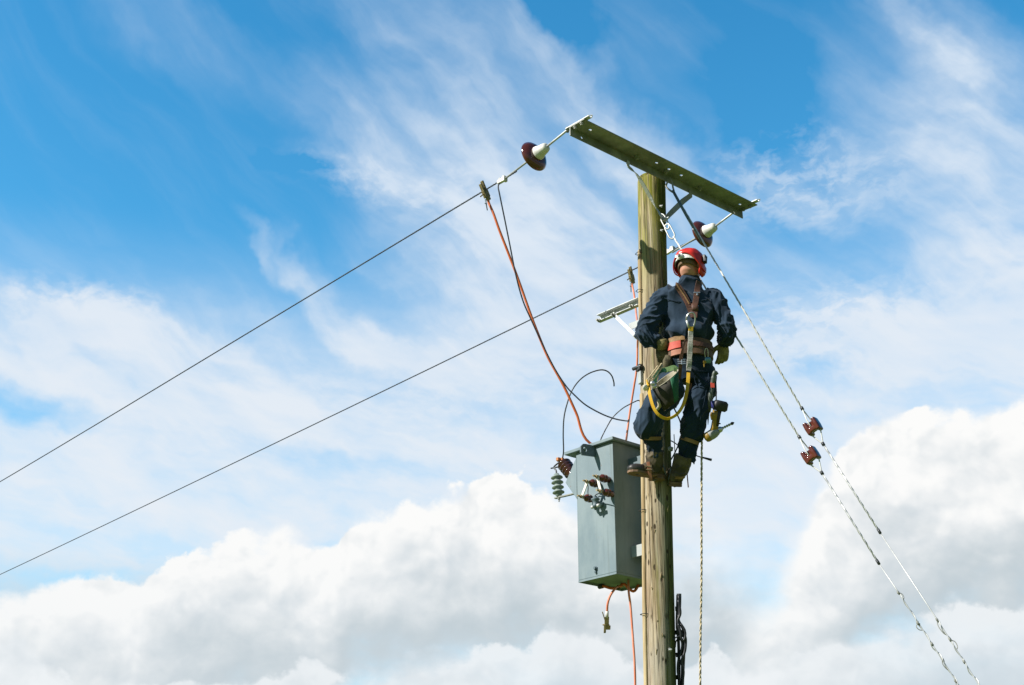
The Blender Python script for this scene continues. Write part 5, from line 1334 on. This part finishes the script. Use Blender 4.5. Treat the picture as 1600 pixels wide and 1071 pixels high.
    bl = boot('l', P(1024, 704, 9.70), FL, 1, 'boot', 1)
    br_ = boot('r', P(1069, 712, 9.71), FR, 1, 'boot', -1)
    for (c, ax, r, k) in ((P(1018.5, 684, 9.68), P(1019, 692, 9.684) - P(1017.5, 676, 9.676), 0.070, 'l'), (P(1077, 689, 9.71), P(1075, 698, 9.71) - P(1078.5, 682, 9.71), 0.071, 'r')):
        ax = ax.normalized(); u = (X1 - ax * ax.x).normalized(); w = ax.cross(u)
        rr = [c + u * math.cos(q) * r + w * math.sin(q) * r + ax * 0.010 * math.cos(q + 0.6) for q in [2 * math.pi * i / 30 for i in range(31)]]
        MB().ribbon(rr, 0.026, 0.005, [(p - c).normalized() for p in rr]).build('knee_strap', M['tan'], person)
    # strap end and buckle standing proud on the left instep
    p0, p1 = P(1012.5, 722, 9.645), P(1017, 752, 9.63)
    t = MB(); t.ribbon([p0, p0.lerp(p1, 0.5) - AWAY * 0.008, p1], [0.022, 0.024, 0.022], 0.006, -AWAY); t.build('strap_tail', M['salmon'], person, bevel=0.001)
    t = MB(); q = p0.lerp(p1, 0.30) - AWAY * 0.01
    for s_ in (-1, 1): t.box(q + UP * 0.012 * s_, X1 * 0.02, AWAY * 0.004, UP * 0.003)
    t.build('strap_buckle', M['brass'], person)
    p0, p1 = P(1073.5, 740, 9.66), P(1075.5, 762, 9.64)
    MB().ribbon([p0, p1], 0.008, 0.005, -AWAY).build('strap_tail', M['leather'], person)
    return person, on_back
LINEMAN, ON_BACK = build_lineman()

# ------------------------------------------------------------------ what hangs from the lineman
def build_gear():
    # lanyard: snap hook, grey sleeve, yellow webbing, ring
    la = thing('safety_lanyard', 'grey and yellow lanyard clipped between the shoulder blades, looping past the tool bag', 'lanyard', P(1079, 500, 9.74))
    ctr = [(1081, 488.5), (1076.5, 490.5), (1073, 495), (1072.5, 500), (1074.5, 506), (1077, 512), (1080, 513.5), (1083, 511), (1085.5, 504), (1086, 497), (1084.5, 491)]
    dd = 9.735
    pts = [P(x, y, dd) for x, y in ctr]
    MB().tube(spline(pts + pts[:1], 4)[:-1], 0.0062, 8, closed=True).build('snap_hook', M['steel'], la)
    MB().tube([P(1073, 501, dd - 0.004), P(1076.5, 513, dd - 0.004)], 0.0085, 8).build('hook_gate', M['bracket'], la)
    MB().ribbon([P(1079.7, 510.5, dd - 0.004), P(1079.4, 518, dd - 0.006)], 0.034, 0.012, -AWAY).build('end_tab', M['yellow'], la, bevel=0.003)
    g = [P(1079.4, 517, 9.73), P(1079, 530, 9.715), P(1078, 550, 9.695), P(1077, 568, 9.685), P(1075.8, 582, 9.68)]
    gp = spline(g, 5); MB().ribbon(gp, [0.036 + 0.002 * math.sin(i * 1.9) for i in range(len(gp))], 0.010, [(-AWAY + X1 * 0.2 * math.sin(i * 0.9)) for i in range(len(gp))]).build('grey_sleeve', M['greycloth'], la, bevel=0.002)
    MB().ribbon([P(1075.9, 579.5, 9.677), P(1075.7, 581.5, 9.677)], 0.039, 0.013, -AWAY).build('stitch_band', M['black'], la)
    y = [(1075.8, 581), (1075.3, 592), (1074, 606), (1071.5, 620), (1067, 634), (1060, 645), (1052, 651.5), (1043, 654.5), (1034, 652), (1026, 645), (1020, 634), (1016, 620), (1014, 610), (1013, 602), (1012, 597)]
    n = len(y); ps = [P(a, b, 9.68 - 0.16 * math.sin(math.pi * min(1.0, i / (n - 1) * 1.0)) - 0.17 * i / (n - 1)) for i, (a, b) in enumerate(y)]
    yp = spline(ps, 4); k = len(yp)
    # the webbing twists: face on at the top, edge on round the bottom
    nv = []; cen = P(1045, 615, 9.62)
    for i, p in enumerate(yp):
        t = i / (k - 1); out = (p - cen).normalized()
        f = min(1.0, max(0.0, (t - 0.18) / 0.3)); b = -AWAY * (1 - f * 0.8) + out * f
        nv.append(b.normalized())
    MB().ribbon(yp, 0.025, 0.004, nv).build('yellow_webbing', M['yellow'], la, bevel=0.001)
    rc = P(1009, 606, 9.47)
    MB().lathe(rc, -AWAY + X1 * 0.3 - UP * 0.1, [(0.021, -0.003), (0.023, 0), (0.021, 0.003), (0.004, 0.004)], 20).build('tag_disc', M['whitem'], la)
    kn = MB(); kn.tube(spline([P(1010, 594, 9.48), P(1013, 599, 9.47), P(1015, 596, 9.48), P(1013, 603, 9.47), P(1011, 601, 9.48)], 5), 0.006, 6); kn.build('cord_knot', M['yellow'], la)

    # tool bag
    top = P(1038, 594, 9.530); bot = P(1048, 632, 9.500)
    bag = thing('tool_bag', 'green and black canvas bucket bag with a pale lining hanging from the belt', 'tool bag', bot)
    ax = (bot - top).normalized()
    u = (P(1058, 577, 9.570) - P(1020, 607, 9.490)); u_l = u.length / 2; u = u.normalized()
    w = ax.cross(u).normalized()
    if w.dot(AWAY) > 0: w = -w                       # w towards the camera
    def ringat(c, ru, rw, tilt, n=40, a0=0, a1=2 * math.pi):
        return [c + u * math.cos(a) * ru + w * math.sin(a) * rw + ax * tilt * math.sin(a) for a in [a0 + (a1 - a0) * j / n for j in range(n + 1)]]
    c0 = P(1039.5, 593, 9.530); c3 = P(1048.5, 633, 9.510)
    secs = [(c0, u_l * 1.0, 0.075, 0.014, 0.0), (c0.lerp(c3, 0.4), u_l * 0.84, 0.078, 0.005, 0), (c0.lerp(c3, 0.8), u_l * 0.62, 0.07, 0.0, 0), (c3, u_l * 0.56, 0.055, 0.0, 0)]
    def skin(a0, a1, k, n=24, name='body', m='green'):
        mb = MB(); rs = [ringat(c, ru * k, rw * k, tl, n, a0, a1) for c, ru, rw, tl, _ in secs]
        m_ = n + 1; mb.add([p for r in rs for p in r], [[i * m_ + j, i * m_ + j + 1, (i + 1) * m_ + j + 1, (i + 1) * m_ + j] for i in range(len(rs) - 1) for j in range(n)])
        o = mb.build(name, M[m], bag); so = o.modifiers.new('t', 'SOLIDIFY'); so.thickness = 0.002; so.offset = 1.0
        return o
    skin(-1.5, 1.55, 1.0, name='green_side', m='green')
    skin(1.55, 2 * math.pi - 1.5, 1.0, name='canvas_side', m='blackcanvas')
    li = MB(); rs = [ringat(c, ru * 0.975, rw * 0.96, tl, 40) for c, ru, rw, tl, _ in secs]; m_ = 41
    li.add([p for r in rs for p in r], [[i * m_ + j, i * m_ + j + 1, (i + 1) * m_ + j + 1, (i + 1) * m_ + j] for i in range(3) for j in range(40)])
    li.add(rs[-1][:-1], [list(range(40))], False)
    li.build('lining', M['canvas'], bag)
    bs = MB(); bs.prism(ringat(c3, u_l * 0.57, 0.056, 0, 24)[:-1], ax * 0.006); bs.build('base', M['blackcanvas'], bag)
    rim = ringat(c0, u_l * 1.0, 0.076, 0.014, 48)[:-1]; MB().tube(rim, 0.0028, 6, closed=True).build('rim', M['canvas'], bag)
    hd = MB(); hd.ribbon(spline([rim[0] - u * 0.005, P(1053, 575, 9.570), P(1046, 577, 9.560), P(1038, 579, 9.550)], 5), 0.040, 0.006, -AWAY + UP * 0.5); hd.build('handle', M['paleg'], bag, bevel=0.001)
    hd = MB(); hd.ribbon(spline([P(1040, 578, 9.550), P(1030, 581, 9.530), P(1024, 590, 9.510), rim[24] + u * 0.01], 5), 0.030, 0.006, -AWAY + UP * 0.4); hd.build('handle', M['green'], bag, bevel=0.001)
    rp = MB()
    for k, (a, b) in enumerate((((1013, 598), (1034, 568)), ((1016, 600), (1036, 572)), ((1011, 594), (1028, 572)))):
        twist(rp, [P(*a, 9.470), P((a[0] + b[0]) / 2 + 1, (a[1] + b[1]) / 2 - 1, 9.495), P(*b, 9.540)], 0.0028, 0.0032, 0.03, 2, 5, 8)
    rp.build('cord', M['rope'], bag)
    tk = MB()
    for (x, y) in ((1020, 599), (1022.5, 603)): tk.lathe(P(x, y, 9.430), -AWAY + UP * 0.3, [(0.017, -0.02), (0.018, 0), (0.012, 0.004), (0.005, 0.005)], 14)
    tk.build('eyelet', M['steel'], bag)
    hl = MB(); hl.tube([P(1027, 640, 9.510), P(1031, 634, 9.490), P(1028, 625, 9.470)], [0.012, 0.014, 0.010], 10); hl.build('side_loop', M['canvas'], bag)

    # spanner with a tapered point in a frog at the right hip
    sp = thing('podger_spanner', 'grey pointed spanner hanging at the right hip beside the drill', 'spanner', P(1112, 610, 9.70))
    k = MB(); dd = 9.70
    k.tube(spline([P(1121, 585.5, dd), P(1118, 581.5, dd), P(1115.5, 585, dd), P(1114.5, 592, dd), P(1113, 602, dd)], 4), [0.011] * 5 + [0.015] * 6 + [0.019] * 6, 10)
    k.tube([P(1112.8, 601, dd), P(1110, 618, dd), P(1106.8, 643, dd)], [0.016, 0.017, 0.018], 10); k.build('handle', M['tool'], sp)
    MB().tube([P(1106.8, 643, dd), P(1106.6, 647, dd), P(1106.3, 664, dd)], [0.011, 0.009, 0.002], 8).build('spike', M['tool'], sp)
    k = MB(); k.box(P(1113.5, 602, dd - 0.018), X1 * 0.014, AWAY * 0.006, UP * 0.02); k.build('red_band', M['redpad'], sp, bevel=0.002)

    # cordless drill hung upside down by its battery, with a wood auger
    dr = thing('cordless_drill', 'yellow and grey cordless drill with auger bit, dangling upside down from a cord', 'drill', P(1120, 650, 9.66))
    dd = 9.66
    MB().tube([P(1118.5, 597, 9.69), P(1119.2, 612, 9.68), P(1119, 629, dd)], 0.0045, 8).build('cord', M['blackcable'], dr)
    q0, q1 = P(1121, 632, dd), P(1119.5, 648, dd)
    bt = MB(); s1 = (X1 * 0.93 - UP * 0.25 + AWAY * 0.25).normalized(); ax = (P(1118, 650, dd) - P(1123, 628, dd)).normalized(); s1 = (s1 - ax * s1.dot(ax)).normalized()
    c = P(1125, 636, dd)
    bt.loft([(c - ax * 0.045, 0.036, 0.030, s1), (c - ax * 0.030, 0.052, 0.036, s1), (c + ax * 0.015, 0.054, 0.037, s1), (c + ax * 0.03, 0.040, 0.030, s1)], 20, power=4); bt.build('battery', M['black'], dr)
    bt = MB(); bt.loft([(P(1116.5, 645, dd), 0.028, 0.026), (P(1115.8, 650, dd), 0.030, 0.026), (P(1115, 657, dd), 0.018, 0.02)], 14, power=3); bt.build('battery_foot', M['drillyellow'], dr)
    bl = MB(); bl.loft([(P(1113, 627, dd - 0.01), 0.010, 0.01), (P(1116, 634, dd - 0.01), 0.024, 0.02), (P(1118, 640, dd - 0.01), 0.016, 0.02)], 10); bl.build('strap', M['blue'], dr)
    hb = MB(); hb.loft([(P(1120.5, 642, dd), 0.032, 0.026, s1), (P(1118.5, 655, dd), 0.024, 0.022, s1), (P(1116.5, 668, dd), 0.025, 0.023, s1), (P(1115, 677, dd), 0.032, 0.026, s1)], 18, power=3)
    hdl = hb.build('grip', M['drillyellow'], dr)
    gk = MB(); gk.loft([(P(1123.5, 640, dd - 0.008), 0.016, 0.022, s1), (P(1121.8, 655, dd - 0.008), 0.013, 0.02, s1), (P(1120, 666, dd - 0.006), 0.012, 0.018, s1)], 12, power=3); gk.build('grip_pad', M['black'], hdl)
    tg = MB(); tg.tube([P(1115, 660, dd), P(1121, 661.5, dd), P(1126, 662.5, dd)], [0.008, 0.008, 0.004], 8); tg.build('trigger', M['black'], hdl)
    m0, m1 = P(1103.5, 684.5, dd), P(1120, 674.5, dd); mx = (m1 - m0).normalized(); Lm = (m1 - m0).length
    mt = MB(); mt.lathe(m0, mx, [(0.012, -0.012), (0.028, -0.006), (0.034, 0.006), (0.036, 0.03), (0.037, 0.05), (0.035, Lm * 0.8), (0.029, Lm), (0.024, Lm + 0.012)], 24); mt.build('motor_body', M['drillgrey'], dr)
    mt = MB(); mt.lathe(m0, mx, [(0.010, -0.014), (0.029, -0.008), (0.0355, 0.005), (0.037, 0.02), (0.0365, 0.024)], 24); mt.build('end_cap', M['drillyellow'], dr)
    ch = MB(); ch.lathe(m1 + mx * 0.012, mx, [(0.020, 0), (0.022, 0.006), (0.021, 0.022), (0.014, 0.032), (0.010, 0.036)], 18); ch.build('chuck', M['steel'], dr)
    a0_, a1_ = m1 + mx * 0.035, P(1145, 661.5, dd - 0.005)
    au = MB(); au.tube([a0_, a1_], 0.0045, 8); twist(au, [a0_.lerp(a1_, 0.12), a1_], 0.0062, 0.0042, 0.034, 2, 6, 12); au.build('auger_bit', M['steel'], dr)
    MB().lathe(a1_ - (a1_ - a0_).normalized() * 0.012, a1_ - a0_, [(0.011, 0), (0.012, 0.010), (0.008, 0.016), (0.002, 0.024)], 12).build('bit_tip', M['black'], dr)

    # padlock with a brass key on the belt
    p, n_ = P(1106, 562, 9.735), -AWAY
    pk = thing('padlock', 'small blue grey padlock with a brass key hooked on the back of the belt', 'padlock', p)
    MB().loft([(P(1106, 558.5, 9.728), 0.020, 0.010), (P(1106.3, 563, 9.728), 0.023, 0.012), (P(1106.3, 568, 9.726), 0.018, 0.010)], 14, power=3).build('lock_body', M['lock'], pk)
    MB().tube(spline([P(1102.3, 560, 9.728), P(1101, 552, 9.728), P(1102, 546, 9.728), P(1104.5, 544.5, 9.728), P(1106, 549, 9.728), P(1106.4, 559, 9.728)], 5), 0.0028, 6).build('shackle', M['steel'], pk)
    kk = MB(); kk.lathe(P(1101, 566, 9.715), n_, [(0.012, -0.002), (0.0125, 0), (0.012, 0.002)], 12); kk.box(P(1099.8, 570.5, 9.715), X1 * 0.004, AWAY * 0.0015, UP * 0.018); kk.build('key', M['drillyellow'], pk)
build_gear()
